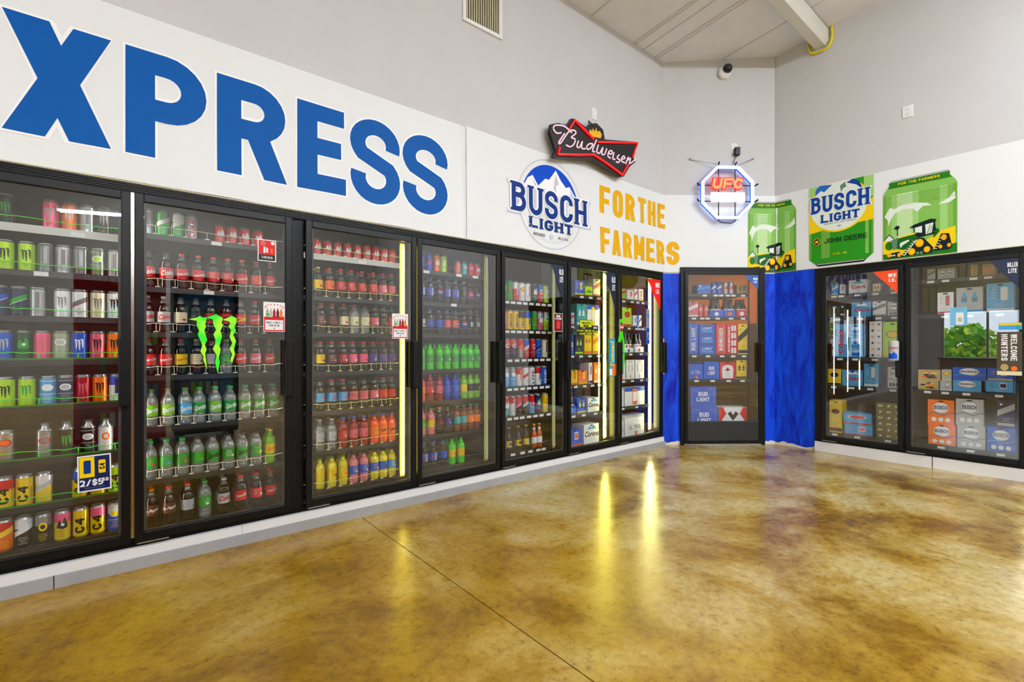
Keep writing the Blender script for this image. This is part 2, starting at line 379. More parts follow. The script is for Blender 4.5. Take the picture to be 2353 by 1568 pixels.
# ------------------------------------------------------------------ the room
def wallmesh(wl, rects, y0, y1, mfun):
    mb = MB()
    for x0, x1, z0, z1, m in rects: mb.box(x0, x1, y0, y1, z0, z1, m)
    return mb
def put(mb, name, wl, parent=None): return mb.build(name, parent, at(wl, 0, 0, 0), rot(wl))
def blue_paint():
    m = mat('blue_wall_paint', (4, 48, 214), .5, spec=.2); nt = m.node_tree; b = nt.nodes['Principled BSDF']; tc = N(m, 'ShaderNodeTexCoord')
    mp = N(m, 'ShaderNodeMapping'); mp.inputs['Scale'].default_value = (6, 6, 1.2); nt.links.new(tc.outputs['Object'], mp.inputs[0])
    n = N(m, 'ShaderNodeTexNoise'); n.inputs['Scale'].default_value = 1.6; n.inputs['Detail'].default_value = 7; n.inputs['Roughness'].default_value = .65; n.inputs['Distortion'].default_value = 1.2
    nt.links.new(mp.outputs[0], n.inputs['Vector']); r = N(m, 'ShaderNodeValToRGB'); e = r.color_ramp.elements
    e[0].position = .34; e[0].color = (*lin((2, 14, 158)), 1); e[1].position = .72; e[1].color = (*lin((14, 88, 246)), 1)
    nt.links.new(n.outputs['Fac'], r.inputs['Fac'])
    # bare plaster along the floor where the brush stopped
    sp = N(m, 'ShaderNodeSeparateXYZ'); nt.links.new(tc.outputs['Object'], sp.inputs[0]); n2 = N(m, 'ShaderNodeTexNoise'); n2.inputs['Scale'].default_value = 9; n2.inputs['Detail'].default_value = 5
    nt.links.new(tc.outputs['Object'], n2.inputs['Vector'])
    ma = N(m, 'ShaderNodeMath', operation='MULTIPLY_ADD'); ma.inputs[1].default_value = .09; nt.links.new(n2.outputs['Fac'], ma.inputs[0]); ma.inputs[2].default_value = -.012
    lt = N(m, 'ShaderNodeMath', operation='LESS_THAN'); nt.links.new(sp.outputs['Z'], lt.inputs[0]); nt.links.new(ma.outputs[0], lt.inputs[1])
    pl = N(m, 'ShaderNodeRGB'); pl.outputs[0].default_value = (*lin((222, 212, 196)), 1)
    mx = N(m, 'ShaderNodeMix', data_type='RGBA'); nt.links.new(lt.outputs[0], mx.inputs[0]); nt.links.new(r.outputs['Color'], mx.inputs[6]); nt.links.new(pl.outputs[0], mx.inputs[7])
    nt.links.new(mx.outputs[2], b.inputs['Base Color']); return m
M_bluewall = blue_paint()
M_panel = grain(mat('beige_slats', (232, 222, 178), .6), 5, .05)
M_floor = floor_material(); M_joint = mat('floor_joint', (52, 42, 26), .8)
XW, YB = -6.0, -11.0
mb = MB(); mb.box(XW, 1.306, YB, 1.4, -.1, 0, M_floor); mb.box(1.312, 7.9, YB, 1.4, -.1, 0, M_floor); mb.box(1.306, 1.312, YB, 1.4, -.1, -.004, M_joint)
struct(mb.build('floor'))
TW = .1
mb = MB(); mb.box(XW, W1+.03, 0, TW, 2.085, 5.0, M_wall); mb.box(XW, -1.60, 0, TW, 0, 2.085, M_wall); mb.box(5.035, W1+.02, 0, TW, 0, 2.085, M_bluewall)
struct(mb.build('wall_left'))
mb = MB(); mb.box(0, LB, 0, TW, 2.148, 5.2, M_wall); mb.box(0, .207, 0, TW, 2.075, 2.148, M_wall); mb.box(1.24, LB, 0, TW, 2.075, 2.148, M_wall)
mb.box(0, .207, 0, TW, 0, 2.075, M_bluewall); mb.box(1.24, LB, 0, TW, 0, 2.075, M_bluewall)
struct(put(mb, 'wall_back', 'B'))
mb = MB(); mb.box(.80, 11, 0, TW, 2.085, 6.0, M_wall); mb.box(.80, 1.279, 0, TW, 0, 2.085, M_bluewall); mb.box(3.78, 11, 0, TW, 0, 2.085, M_wall)
struct(put(mb, 'wall_right', 'R'))
# wall with the slatted soffit and the storefront window, far behind the camera's left shoulder
mb = MB()
for y0, y1, z0, z1 in ((YB, -4.6, 0, 6), (-.5, 0, 0, 4.7), (-4.6, -.5, 0, .8), (-4.6, -.5, 2.2, 5.1)): mb.box(XW-.1, XW, y0, y1, z0, z1, M_wall)
for i in range(34): mb.box(XW, XW+.02, -5.5+i*.16, -5.5+i*.16+.145, 2.2, 3.7, M_panel)
struct(mb.build('wall_west'))
mb = MB()
for x0, x1, z0, z1 in ((XW, -5, 0, 6.2), (4.0, 7, 0, 6.2), (-5, 4, 0, 6.2)): mb.box(x0, x1, YB-.1, YB, z0, z1, mat('rear_wall_paint', (176, 173, 164), .7))
struct(mb.build('wall_rear'))
mb = MB()
for y in (-4.6, -3.4, -2.43, -1.47, -.55): mb.box(XW-.06, XW-.02, y, y+.05, .8, 2.2, M_metal)
for z in (.8, 2.15): mb.box(XW-.06, XW-.02, -4.6, -.5, z, z+.05, M_metal)
struct(mb.build('window_1'))
# sloping ceiling with its board joints
mb = MB(); cz = lambda y: 4.63-.105*y
vs = [(x, y, cz(y)+d) for x in (XW-.1, 6.4) for y in (YB-.1, .2) for d in (0, .1)]
mb.add(vs, [(0, 2, 6, 4), (1, 5, 7, 3), (0, 4, 5, 1), (2, 3, 7, 6)], M_ceil)
struct(mb.build('ceiling'))
mb = MB()
for x, wd in ((3.78, .022), (4.49, .012), (4.53, .008), (4.68, .010), (4.91, .012), (4.96, .008), (5.64, .014), (2.6, .02), (1.4, .02)):
    vs = [(xx, y, cz(y)-d) for xx in (x, x+wd) for y in (YB, -.002) for d in (0, .008)]
    mb.add(vs, [(0, 4, 5, 1), (1, 5, 7, 3), (0, 1, 3, 2), (4, 6, 7, 5), (2, 3, 7, 6)], mat('ceiling_batten', (214, 214, 214), .6))
o = struct(mb.build('trim_1'))
# shell of the cold room behind the doors
M_shell = mat('cold_room_panel', (74, 73, 70), .6)
mb = MB(); mb.box(-1.7, 7.8, 1.3, 1.36, 0, 2.5, M_shell); mb.box(-1.76, -1.7, .1, 1.36, 0, 2.5, M_shell); struct(mb.build('wall_cold_room_north'))
M_lit_tan = mat('cold_room_lit_tan', (190, 150, 84), .6)  # warm lamplight on the upper wall, put into the colour as a tan band
mb = MB(); mb.box(7.7, 7.76, -4, -.6, 0, 2.5, M_shell); mb.box(7.7, 7.76, -.6, 1.3, 0, 1.55, M_shell); mb.box(7.7, 7.76, -.6, 1.3, 1.55, 2.5, M_lit_tan); mb.box(6.28, 7.76, -4.06, -4, 0, 2.5, M_shell); struct(mb.build('wall_cold_room_east'))
mb = MB(); mb.box(-1.7, 5.2, .1, 1.36, 2.5, 2.55, M_shell)
mb.add([(5.15, .1, 2.5), (6.28, -.84, 2.5), (6.28, -4, 2.5), (7.76, -4, 2.5), (7.76, 1.36, 2.5), (5.15, 1.36, 2.5)], [(0, 1, 2, 3, 4, 5)], M_shell)
struct(mb.build('ceiling_cold_room'))
mb = MB(); mb.box(-1.6, 5.03, .06, 1.3, .0, .135, M_dark); struct(mb.build('trim_2'))
mb = MB(); mb.box(1.30, 3.76, .06, 1.3, .0, .135, M_dark); struct(put(mb, 'trim_3', 'R'))
# kick boards
mb = MB(); mb.box(-6, -.253, -.062, 0, 0, .062, M_base2); mb.box(-.249, 3.02, -.062, 0, 0, .062, M_base2); mb.box(3.024, 5.04, -.062, 0, 0, .062, M_base2)
mb.box(-6, .572, -.05, 0, .062, .112, M_base); mb.box(.574, 3.20, -.05, 0, .062, .112, M_base); mb.box(3.202, 5.03, -.05, 0, .062, .112, M_base)
mb.box(-6, 5.03, 0, .06, 0, .112, M_base2)
struct(mb.build('baseboard_left'))
mb = MB(); mb.box(1.279, 2.300, -.03, .06, 0, .112, M_base); mb.box(2.308, 3.78, -.03, .06, 0, .112, M_base); struct(put(mb, 'baseboard_right', 'R'))

# ------------------------------------------------------------------ cooler frames and doors
ORD = ['first', 'second', 'third', 'fourth', 'fifth', 'sixth', 'seventh', 'eighth', 'ninth', 'tenth']
def cooler_frame(wl, x0, x1, posts, label, rim=True):
    mb = MB(); mb.box(x0, x1, -.02, .09, 2.030, 2.080, M_frame); mb.box(x0, x1, -.02, .06, .112, .136, M_frame)
    for k in range(4): mb.box(x0, x1, -.026, -.02, 2.036+k*.011, 2.041+k*.011, M_frame2); mb.box(x0, x1, -.025, -.02, .114+k*.006, .117+k*.006, M_frame2)
    for a, b in posts: mb.box(a, b, -.018 if b-a > .05 else .0, .085, .136, 2.030, M_frame)
    o = thing('cooler_facade', label, 'cooler frame', at(wl, 0), rot(wl)); mb.build('frame_bars', o)
    if x0 < 0: MB().box(.047, .061, -.022, -.0185, .16, 2.028, mat('polished_strip', (190, 186, 176), .22, 1.0)).build('bright_gap_strip', o)
    if rim: MB().box(x0, x1, -.022, .0, 2.080, 2.087, M_trim).build('top_edge_trim', o)
    return o
def glass_door(wl, x0, x1, label, z0=.14, z1=2.026, kick=0, handle=(.88, 1.24), parent_name='glass_door'):
    o = thing(parent_name, label, 'glass door', at(wl, x0, 0, 0), rot(wl)); w = x1-x0; s = .040
    mb = MB(); y0, y1 = -.045, -.022
    mb.box(0, s, y0, y1, z0, z1, M_frame2); mb.box(w-s, w, y0, y1, z0, z1, M_frame2)
    mb.box(s, w-s, y0, y1, z1-.045, z1, M_frame2); mb.box(s, w-s, y0, y1, z0, z0+.048, M_frame2)
    f = bevel(mb.build('door_frame', o), .004, 2)
    zk = z0+.048
    if kick: MB().box(s, w-s, -.036, -.026, z0+.048, kick, mat('kick_black', (26, 26, 27), .5)).build('kick_panel', o); zk = kick
    MB().box(s-.004, w-s+.004, -.034, -.030, zk-.002, z1-.043, M_glass).build('pane', o)
    mb = MB(); g = .012
    mb.box(s, s+g, -.030, -.024, zk, z1-.045, mat('gasket', (64, 66, 66), .5)); mb.box(w-s-g, w-s, -.030, -.024, zk, z1-.045, mat('gasket')); mb.box(s, w-s, -.030, -.024, zk, zk+.008, mat('gasket'))
    mb.build('gasket', o)
    a, b = handle
    mb = MB(); mb.box(w-.052, w-.004, -.105, -.045, a, b, M_frame2); h = bevel(mb.build('handle', o), .008, 2)
    mb = MB(); mb.box(.01, .15, -.055, -.045, z0-.008, z0-.002, M_metal); mb.build('hinge_plate', o)
    return o
edges = [(-1.57, -.768), (-.755, .046), (.062, .858), (.942, 1.748), (1.756, 2.556), (2.571, 3.386), (3.400, 4.180), (4.197, 5.014)]
cooler_frame('L', -1.60, .900, [(-1.60, -1.575), (-.785, -.740), (.028, .080), (.859, .900)], 'black cooler frame round the two leftmost doors under the large blue lettering')
cooler_frame('L', .901, 5.036, [(.901, .941), (1.7485, 1.7555), (2.5565, 2.5705), (3.3865, 3.3995), (4.1805, 4.1965), (5.0145, 5.036)], 'long black cooler frame round five doors, ending at the blue corner wall')
cooler_frame('R', 1.280, 3.78, [(1.280, 1.352), (2.081, 2.101), (2.93, 2.945), (3.76, 3.78)], 'black cooler frame on the wall with the green can prints')
DW = ['zeroth', 'first', 'second', 'third', 'fourth', 'fifth', 'sixth', 'seventh']
LOOK = {0: 'beyond the energy drink door', 1: 'holding energy drink cans', 2: 'holding colas and a green claw decal', 3: 'with a yellow-lit right edge', 4: 'with eight bright green bottles',
        5: 'holding tall cans over beer bottles', 6: 'with a yellow teardrop of lettering', 7: 'with a red corner sticker by the blue wall'}
LOOK[6] = 'with a yellow-green sticker halfway up'
for i, (a, b) in enumerate(edges):
    if i == 0: continue
    glass_door('L', a, b, f'black-framed glass cooler door {LOOK[i]}')
glass_door('R', 1.352, 2.080, 'black-framed glass cooler door with an orange corner sticker')
glass_door('R', 2.102, 2.930, 'black-framed glass cooler door with a navy corner sticker')
# walk-in door in the corner wall
mb = MB(); mb.box(.207, .250, -.03, .08, 0, 2.148, M_frame); mb.box(1.197, 1.240, -.03, .08, 0, 2.148, M_frame); mb.box(.250, 1.197, -.03, .08, 2.105, 2.148, M_frame)
mb.box(.250, 1.197, -.02, .08, 0, .014, M_metal); struct(put(mb, 'door_1', 'B'))
glass_door('B', .252, 1.195, 'black-framed glass door with solid kick panel in the blue corner', .018, 2.103, .284)

# vertical lamps on the back of the posts
def strip_lamp(wl, x, on, label, col):
    o = thing('strip_lamp', label, 'strip lamp', at(wl, x, .088, .20), rot(wl), 'vertical strip lamps inside the coolers')
    MB().box(-.022, .022, .024, .036, -.02, 1.80, mat('lamp_housing', (196, 190, 120), .5)).build('lamp_housing', o)
    mb = MB(); pr = [(.0, 0), (.011, .0), (.011, 1.78), (.0, 1.78)]
    mb.lathe1([(.011, 0), (.011, 1.78)], emi('lamp_on_'+str(on), col, on), 10, c=(0, .012, 0)); mb.build('lamp_tube', o)
    return o
WARM = (255, 226, 70); COOL = (255, 246, 190)
strip_lamp('L', 1.706, STRIP_ON*.35, 'glowing yellow lamp at the edge of the third cooler door', WARM)
strip_lamp('L', 2.515, STRIP_DIM, 'dim greenish lamp tube at the edge of the fourth cooler door', (200, 205, 150))
strip_lamp('L', 3.345, STRIP_DIM, 'dim greenish lamp tube at the edge of the fifth cooler door', (200, 205, 150))
strip_lamp('L', 4.125, STRIP_ON*1.3, 'bright lamp at the edge of the sixth cooler door', (255, 244, 110))
strip_lamp('L', 4.965, STRIP_ON*1.8, 'brightest white lamp, beside the blue wall in the seventh cooler door', (255, 252, 160))
for wl, x, l in (('L', -.762, 'unseen added lamp at the far left behind the energy drink door'), ('L', .054, 'unseen added lamp behind the post between first and second cooler doors'), ('L', .900, 'unseen added lamp behind the post between second and third cooler doors'),
                 ('R', 2.091, 'unseen added lamp behind the post between the two doors under the green can prints'), ('R', 2.98, 'unseen added lamp beyond the navy corner sticker door')):
    strip_lamp(wl, x, STRIP_ON*(.8 if wl == 'L' else .45), l, (255, 248, 225))  # unseen lamps, added to brighten the goods inside the coolers
# the cold room's own warm ceiling lamp, seen through the corner door
o = thing('cold_room_lamp', 'orange glowing ceiling lamp inside the cold room', 'lamp', (6.75, .35, 2.43)); MB().box(-.3, .3, -.1, .1, 0, .07, M_white).build('lamp_housing', o)
MB().box(-.28, .28, -.08, .08, -.02, 0, emi('sodium_glow', (255, 150, 20), 75)).build('lamp_diffuser', o)

# ------------------------------------------------------------------ goods
CW = dict(skyblue='pale blue', yellowgreen='yellow-green', darkgreen='dark green', rose='rose', brownglass='brown', redsoda='red', orangesoda='orange', bluesoda='blue', pinklemonade='pink', lemonade='yellow',
          limeade='lime', dew='bright green', cola='dark', tea='tea-brown', clear='clear')
def cw(c): return CW.get(c, c)
CAN = {'c12': (.0325, .122), 'c16': (.033, .158), 't16': (.0335, .185), 'c24': (.0365, .190), 'c16w': (.034, .158)}
def bars(w, h, n, seed=0):
    r = random.Random(seed); ps = []
    for i in range(n):
        y = h*(.5-i/max(1, n-1)); ww = w*r.uniform(.4, 1)/2; ps += box2(-ww, y-h*.03, ww, y+h*.03)
    return ps
def make_can(kind):
    size, col, top, mark, mc = kind.split('|'); r, h = CAN[size]
    what = {'M': 'claw mark', 'C4': 'lettering', 'lines': 'small print', 'TWISTED': 'upright lettering', 'Lite': 'upright lettering', 'BUD': 'upright lettering', 'CokeV': 'upright lettering'}[mark]
    sz = 'short' if size == 'c12' else ('tall' if size == 'c24' else '')
    if size == 't16': sz = 'screw-topped'
    desc = ' '.join(x for x in (sz, cw(col)+('-and-'+cw(top) if top != '-' else ''), 'can with', cw(mc), what) if x)
    o = thing('drink_can', desc, 'can')
    mb = MB(); hb = h-.012 if size != 't16' else h-.045
    prof = [(r*.78, 0), (r*.82, .003), (r, .012), (r, hb*.30), (r, hb*.68), (r, hb)]
    ms = [canm('silver'), canm(col), canm(col), canm(col), canm(top if top != '-' else col)]
    n = 20
    for j in range(len(prof)-1): mb.lathe([prof[j], prof[j+1]], ms[j], n)
    for p in mb.sm: pass
    f = cyl(r+.0006); zc = hb*.52
    if mark == 'M': mb.polys(move(claw(r*1.15, hb*.36), 0, hb*.42), f, ink(mc)); mb.polys(bars(r*1.1, hb*.14, 3, 4), lambda x, y: f(x, y+hb*.22), ink(mc))
    elif mark == 'C4': mb.polys(turn(text2('C4', r*1.25, .26, .85, .16), 90), lambda x, y: f(x-.004, y+hb*.45), ink(mc)); mb.polys(bars(r*.5, hb*.4, 6, 3), lambda x, y: f(x+r*.95, y+hb*.45), ink(mc))
    elif mark == 'lines':
        sd = sum(map(ord, kind)); rr = random.Random(sd)
        mb.polys(bars(r*1.3, hb*.20, 4, sd), lambda x, y: f(x, y+hb*.28), ink(mc)); v_ = sd % 5; fa = cyl(r+.0009); other = ink('white' if col not in ('white', 'cream', 'silver') else 'red')
        if v_ == 0: mb.polys(disc(r*rr.uniform(.4, .6), hb*.15), lambda x, y: f(x, y+hb*.64), ink(mc)); mb.polys(disc(r*.3, hb*.08), lambda x, y: fa(x, y+hb*.64), canm(col))
        elif v_ == 1: mb.polys([[(-r*1.2, hb*.42), (r*1.2, hb*.70), (r*1.2, hb*.86), (-r*1.2, hb*.58)]], f, ink(mc)); mb.polys([[(-r*1.2, hb*.40), (r*1.2, hb*.68), (r*1.2, hb*.70), (-r*1.2, hb*.42)]], fa, other)
        elif v_ == 2: mb.polys(box2(-r*.16, hb*.36, r*.30, hb*.92), f, ink(mc)); mb.polys(turn(bars(hb*.4, r*.22, 3, sd), 90), lambda x, y: fa(x+r*.07, y+hb*.64), other)
        elif v_ == 3: mb.polys(fill(catmull([(-r*.7, hb*.50), (-r*.3, hb*.78), (0, hb*.62), (r*.35, hb*.86), (r*.75, hb*.52), (r*.1, hb*.44)], 3)), f, ink(mc)); mb.polys(disc(r*.22, hb*.05), lambda x, y: fa(x+r*.1, y+hb*.60), other)
        else: mb.polys(disc(r*.75, hb*.12), lambda x, y: f(x, y+hb*.68), other); mb.polys(disc(r*.55, hb*.09), lambda x, y: fa(x, y+hb*.68), ink(mc)); mb.polys(box2(-r*1.2, hb*.44, r*1.2, hb*.46)+box2(-r*1.2, hb*.90, r*1.2, hb*.92), f, ink(mc))
    else:
        tx = {'TWISTED': 'TWISTED', 'Lite': 'LITE', 'BUD': 'BUD LIGHT', 'CokeV': 'COKE'}[mark]
        mb.polys(turn(text2(tx, r*.75, .2, .6, .12, width=hb*.72), 90), lambda x, y: f(x, y+hb*.5), ink(mc))
    mb.build('can_body', o)
    if size == 't16':
        MB().lathe1([(r, hb), (r*.92, hb+.008), (r*.55, hb+.022), (r*.55, h)], canm('silver'), 18).build('can_cap', o)
    else:
        mb = MB(); mb.lathe([(r, hb), (r*.86, h-.003), (r*.86, h), (r*.80, h), (r*.78, h-.006), (0.0001, h-.006)], canm('silver'), n)
        mb.box(-.006, .006, -.012, .008, h-.006, h-.0045, canm('silver')); mb.build('can_lid', o)
    return o, desc
def make_bottle(kind):
    _, lq, cap, lab, tx, tc = (kind+'|').split('|')[:6]
    desc = f"{cw(lq)} soda bottle, {cw(lab)} label, {cw(cap)} cap"
    o = thing('soda_bottle', desc, 'bottle'); r = .0345; L = liq(lq); pet = M_greenpet if lq == 'dew' and 0 else M_pet
    mb = MB()
    if lq == 'clear': lo = L; up = M_pet
    else: lo = L; up = L if lq not in ('cola',) else M_pet
    lowp = [(.0230, 0), (.0310, .004), (r, .018), (.0325, .040), (.0330, .062), (.0328, .066), (.0328, .132), (r, .138), (.0335, .150), (.0290, .166), (.0215, .180)]
    mb.lathe1(lowp, lo, 18); mb.lathe1([(.0215, .180), (.0155, .193), (.0125, .200), (.0125, .204), (.0160, .205), (.0160, .207), (.0125, .208)], up, 14)
    mb.build('bottle_body', o)
    MB().lathe1([(.0145, .208), (.0148, .210), (.0148, .219), (.0135, .2215)], mat('cap_'+cap, PAL[cap], .4), 14).build('bottle_cap', o)
    R = .0338; mb = MB(); z0, z1 = .068, .130
    mb.lathe([(R, z0), (R, z1)], mat('label_'+lab, PAL[lab], .35), 20); f = cyl(R+.0005); zc = (z0+z1)/2
    sd = sum(map(ord, kind))
    ic = ink(tc if tc in PAL else 'white')
    if tx in ('Sprite', 'Coke', 'Coca-Cola', 'Dr', 'Squirt'):
        word = {'Coca-Cola': 'Coca-Cola', 'Dr': 'Dr Pepper'}.get(tx, tx)
        sz = {'Coca-Cola': .0165, 'Dr': .019, 'Squirt': .024}.get(tx, .032)
        mb.polys(script2(word, sz, .03, .35), lambda x, y: f(x+.002, y*1.25+zc+x*.15), ic)
    elif tx == 'PEPSI': mb.polys(turn(text2('PEPSI', .017, .22, .7, .12), 90), lambda x, y: f(x+.010, y+zc), ic); mb.polys(disc(.009), lambda x, y: f(x-.014, y+zc), ink('red'))
    elif tx == 'FANTA': mb.polys(text2('FANTA', .016, .25, .62, .1), lambda x, y: f(x, y+zc+x*.2), ic)
    elif tx == '11': mb.polys(box2(-.012, -.02, -.004, .02)+box2(.004, -.02, .012, .02), lambda x, y: f(x, y+zc), ic)
    elif tx == 'ball':
        mb.polys(disc(.021), lambda x, y: f(x, y+zc), ink('white')); f2 = cyl(R+.0008)
        mb.polys(fill([(.019*math.cos(a), .019*math.sin(a)) for a in [PI*k/10 for k in range(11)]]), lambda x, y: f2(x, y+zc+.002), ink('red'))
        mb.polys(fill([(.019*math.cos(a), -.019*math.sin(a)) for a in [PI*k/10 for k in range(11)]]), lambda x, y: f2(x, y+zc-.004), ink('blue'))
    elif tx == 'lines': mb.polys(bars(.04, .04, 4, sd), lambda x, y: f(x, y+zc), ic)
    else:
        rr = random.Random(sd); a = rr.uniform(-.012, .012)
        mb.polys(bars(.036, .030, 3+sd % 2, sd), lambda x, y: f(x-a, y+zc+.004), ic); mb.polys(disc(.010, .008, 12), lambda x, y: f(x+a+.02, y+zc-.012), ink(tc if tc in PAL else 'white'))
    mb.build('bottle_label', o)
    return o, desc
def make_beer(kind):
    _, gl, cap, lab, tc = kind.split('|')
    desc = f"{cw(gl)} glass beer bottle, {cw(lab)} label"
    o = thing('beer_bottle', desc, 'bottle'); r = .0305; h = .229
    MB().lathe1([(.026, 0), (r, .006), (r, .120), (.029, .135), (.020, .155), (.0140, .172), (.0125, .215), (.0140, .216), (.0140, .222)], liq(gl), 18).build('bottle_body', o)
    MB().lathe1([(.0152, .221), (.0155, .226), (.013, h)], mat('cap_'+cap, PAL[cap], .35, .4), 14).build('bottle_cap', o)
    mb = MB(); mb.lathe([(r+.0006, .045), (r+.0006, .105)], mat('label_'+lab, PAL[lab], .45), 20); f = cyl(r+.001)
    mb.polys(disc(.016, .018, 14), lambda x, y: f(x, y+.078), ink(tc)); mb.polys(bars(.03, .01, 2, 5), lambda x, y: f(x, y+.053), ink('brown')); mb.build('bottle_label', o)
    if gl == 'amber': MB().lathe1([(.0147, .168), (.0140, .195)], M_white, 14).build('neck_foil', o)
    return o, desc
def shape_can(w, h):
    return fill([(-w*.38, -h/2), (w*.38, -h/2), (w/2, -h*.44), (w/2, h*.42), (w*.38, h/2), (-w*.38, h/2), (-w/2, h*.42), (-w/2, -h*.44)])
def make_box(kind, w, h, D):
    _, col, st, ac = kind.split('|')
    has = {'-': ' with %s bands', 'can': ' with %s can print', 'stack': ' pack in layers, %s bands', 'label': ' with large %s crest', 'bird': ' with %s sides, dark bird', 'wreath': ' with %s wreath print', 'star': ' with %s stars', 'cans': ' with %s can prints', 'camo': ' with camouflage bands'}.get(st, ' with %s lettering')
    desc = f"{cw(col)} beer carton" + (has % cw(ac) if '%' in has else has)
    mb = MB(); base = mat('card_'+col, PAL[col], .42); A = ink(ac)
    mb.box(-w/2, w/2, 0, D, 0, h, base)
    o = mb.build('beer_carton'); o['label'] = desc; o['category'] = 'carton'; me0 = o.data
    f = lambda x, z: (x, -.0009, z+h/2); f2 = lambda x, z: (x, -.0016, z+h/2); g = MB(); sd = int(w*1000)+len(kind)
    white = ink('white') if col != 'white' else ink('navy')
    if st == '-':
        soft = ink('white' if col in ('blue', 'navy', 'teal', 'red', 'orange', 'skyblue') else 'grey'); v_ = (sd+len(ac)) % 4; f3 = lambda x, z: (x, -.0022, z+h/2)
        g.polys(box2(-w/2+.001, -h*.44, w/2-.001, -h*.34), f, A); g.polys(bars(w*.6, h*.10, 3, sd), lambda x, z: f2(x, z-h*.22), soft)
        if v_ == 0: g.polys(disc(w*.34, min(w*.24, h*.17)), lambda x, z: f(x, z+h*.16), soft); g.polys(disc(w*.28, min(w*.2, h*.135)), lambda x, z: f2(x, z+h*.16), A); g.polys(bars(w*.34, h*.05, 2, sd+1), lambda x, z: f3(x, z+h*.16), base)
        elif v_ == 1:
            k_ = min(w*.11, h*.1); bt = [(-k_, -k_*2.3), (k_, -k_*2.3), (k_, k_*.5), (k_*.4, k_*1.3), (k_*.4, k_*2.3), (-k_*.4, k_*2.3), (-k_*.4, k_*1.3), (-k_, k_*.5)]
            for q in (-1, 1): g.polys(fill(bt), lambda x, z: f(x+q*w*.2, z+h*.12), A); g.polys(box2(-k_, -k_*1.5, k_, -k_*.2), lambda x, z: f2(x+q*w*.2, z+h*.12), soft)
        elif v_ == 2: g.polys(fill([(-w/2+.001, -h*.10), (w/2-.001, h*.16), (w/2-.001, h*.38), (-w/2+.001, h*.10)]), f, A); g.polys(turn(bars(w*.5, h*.06, 2, sd), 12), lambda x, z: f2(x, z+h*.13), soft); g.polys(disc(w*.08), lambda x, z: f2(x-w*.28, z+h*.32), soft)
        else: g.polys(shape_can(w*.26, h*.44), lambda x, z: f(x+w*.14, z+h*.14), soft); g.polys(shape_can(w*.22, h*.30), lambda x, z: f2(x+w*.14, z+h*.14), A); g.polys(bars(w*.26, h*.26, 4, sd), lambda x, z: f(x-w*.26, z+h*.14), A)
    elif st == 'can':
        cwid = min(w*.28, h*.42); g.polys(shape_can(cwid, h*.86), f, A); g.polys(shape_can(cwid*.8, h*.5), f2, ink('white')); g.polys(disc(cwid*.25), f2, ink('blue'))
        g.polys(box2(-w/2+.001, h*.28, w/2-.001, h*.5-.001), lambda x, z: f(x, z) if abs(x) > cwid/2 else f(x, z), ink('blue')); g.polys(shape_can(cwid*.96, h*.8), lambda x, z: (x, -.0012, z+h/2), A)
    elif st == 'stack':
        n = 3
        for i in range(n):
            zc = h*(i+.5)/n-h/2; g.polys(box2(-w*.5+.001, zc-h/n*.5+.001, w*.5-.001, zc-h/n*.5+.006), f, ink('navy')); g.polys(text2('LIGHT', h/n*.22, .2, .7, .12, width=w*.6), lambda x, z: f(x, z+zc+h/n*.12), A)
            g.polys(fill([(-w*.4, 0), (-w*.15, h/n*.18), (0, h/n*.05), (w*.2, h/n*.2), (w*.42, 0), (0, -h/n*.08)]), lambda x, z: f2(x, z+zc-h/n*.2), ink('skyblue' if col == 'blue' else 'blue'))
    elif st == 'label':
        g.polys(fill([(-w*.33, -h*.42), (w*.33, -h*.42), (w*.36, h*.12), (w*.3, h*.28), (0, h*.36), (-w*.3, h*.28), (-w*.36, h*.12)]), f, A)
        g.polys(fill([(-w*.24, -h*.02), (0, h*.22), (w*.24, -h*.02), (0, h*.08)]), f2, ink('red')); g.polys(bars(w*.5, h*.22, 4, sd), lambda x, z: f2(x, z-h*.22), ink('navy'))
        g.polys(disc(w*.08), lambda x, z: f2(x, z+h*.05), ink('navy'))
    elif st == 'bird':
        g.polys(fill([(-w/2+.001, h*.5-.001), (-w*.36, h*.5-.001), (-w*.24, h*.18), (-w*.4, -h*.1), (-w*.30, -h*.5+.001), (-w/2+.001, -h*.5+.001)]), f, A); g.polys(fill([(w/2-.001, h*.5-.001), (w*.36, h*.5-.001), (w*.24, h*.18), (w*.4, -h*.1), (w*.30, -h*.5+.001), (w/2-.001, -h*.5+.001)][::-1]), f, A)
        g.polys(fill([(-w*.2, h*.2), (-w*.08, h*.30), (0, h*.12), (w*.08, h*.30), (w*.2, h*.2), (w*.08, -h*.02), (0, -h*.14), (-w*.08, -h*.02)]), f2, ink('black')); g.polys(disc(w*.04), lambda x, z: f2(x, z+h*.05), ink('white')); g.polys(bars(w*.3, h*.2, 3, sd), lambda x, z: f2(x, z-h*.3), A)
    elif st == 'wreath':
        rr = min(w, h)*.26
        for s_ in (-1, 1): g.polys(stroke([(s_*(rr*.35+rr*.55*math.cos(a)), rr*1.1*math.sin(a)) for a in [(-1.1+2.2*k/8) for k in range(9)]], rr*.16), lambda x, z: f(x, z+h*.08), A)
        g.polys(text2('ULTRA', h*.07, .14, .8, .15), lambda x, z: f(x, z+h*.40), A); g.polys(box2(-rr*.18, -h*.42, rr*.18, -h*.26), f, ink('orange'))
    elif st == 'star':
        nx = max(2, int(w/.06)); nz = max(2, int(h/.06))
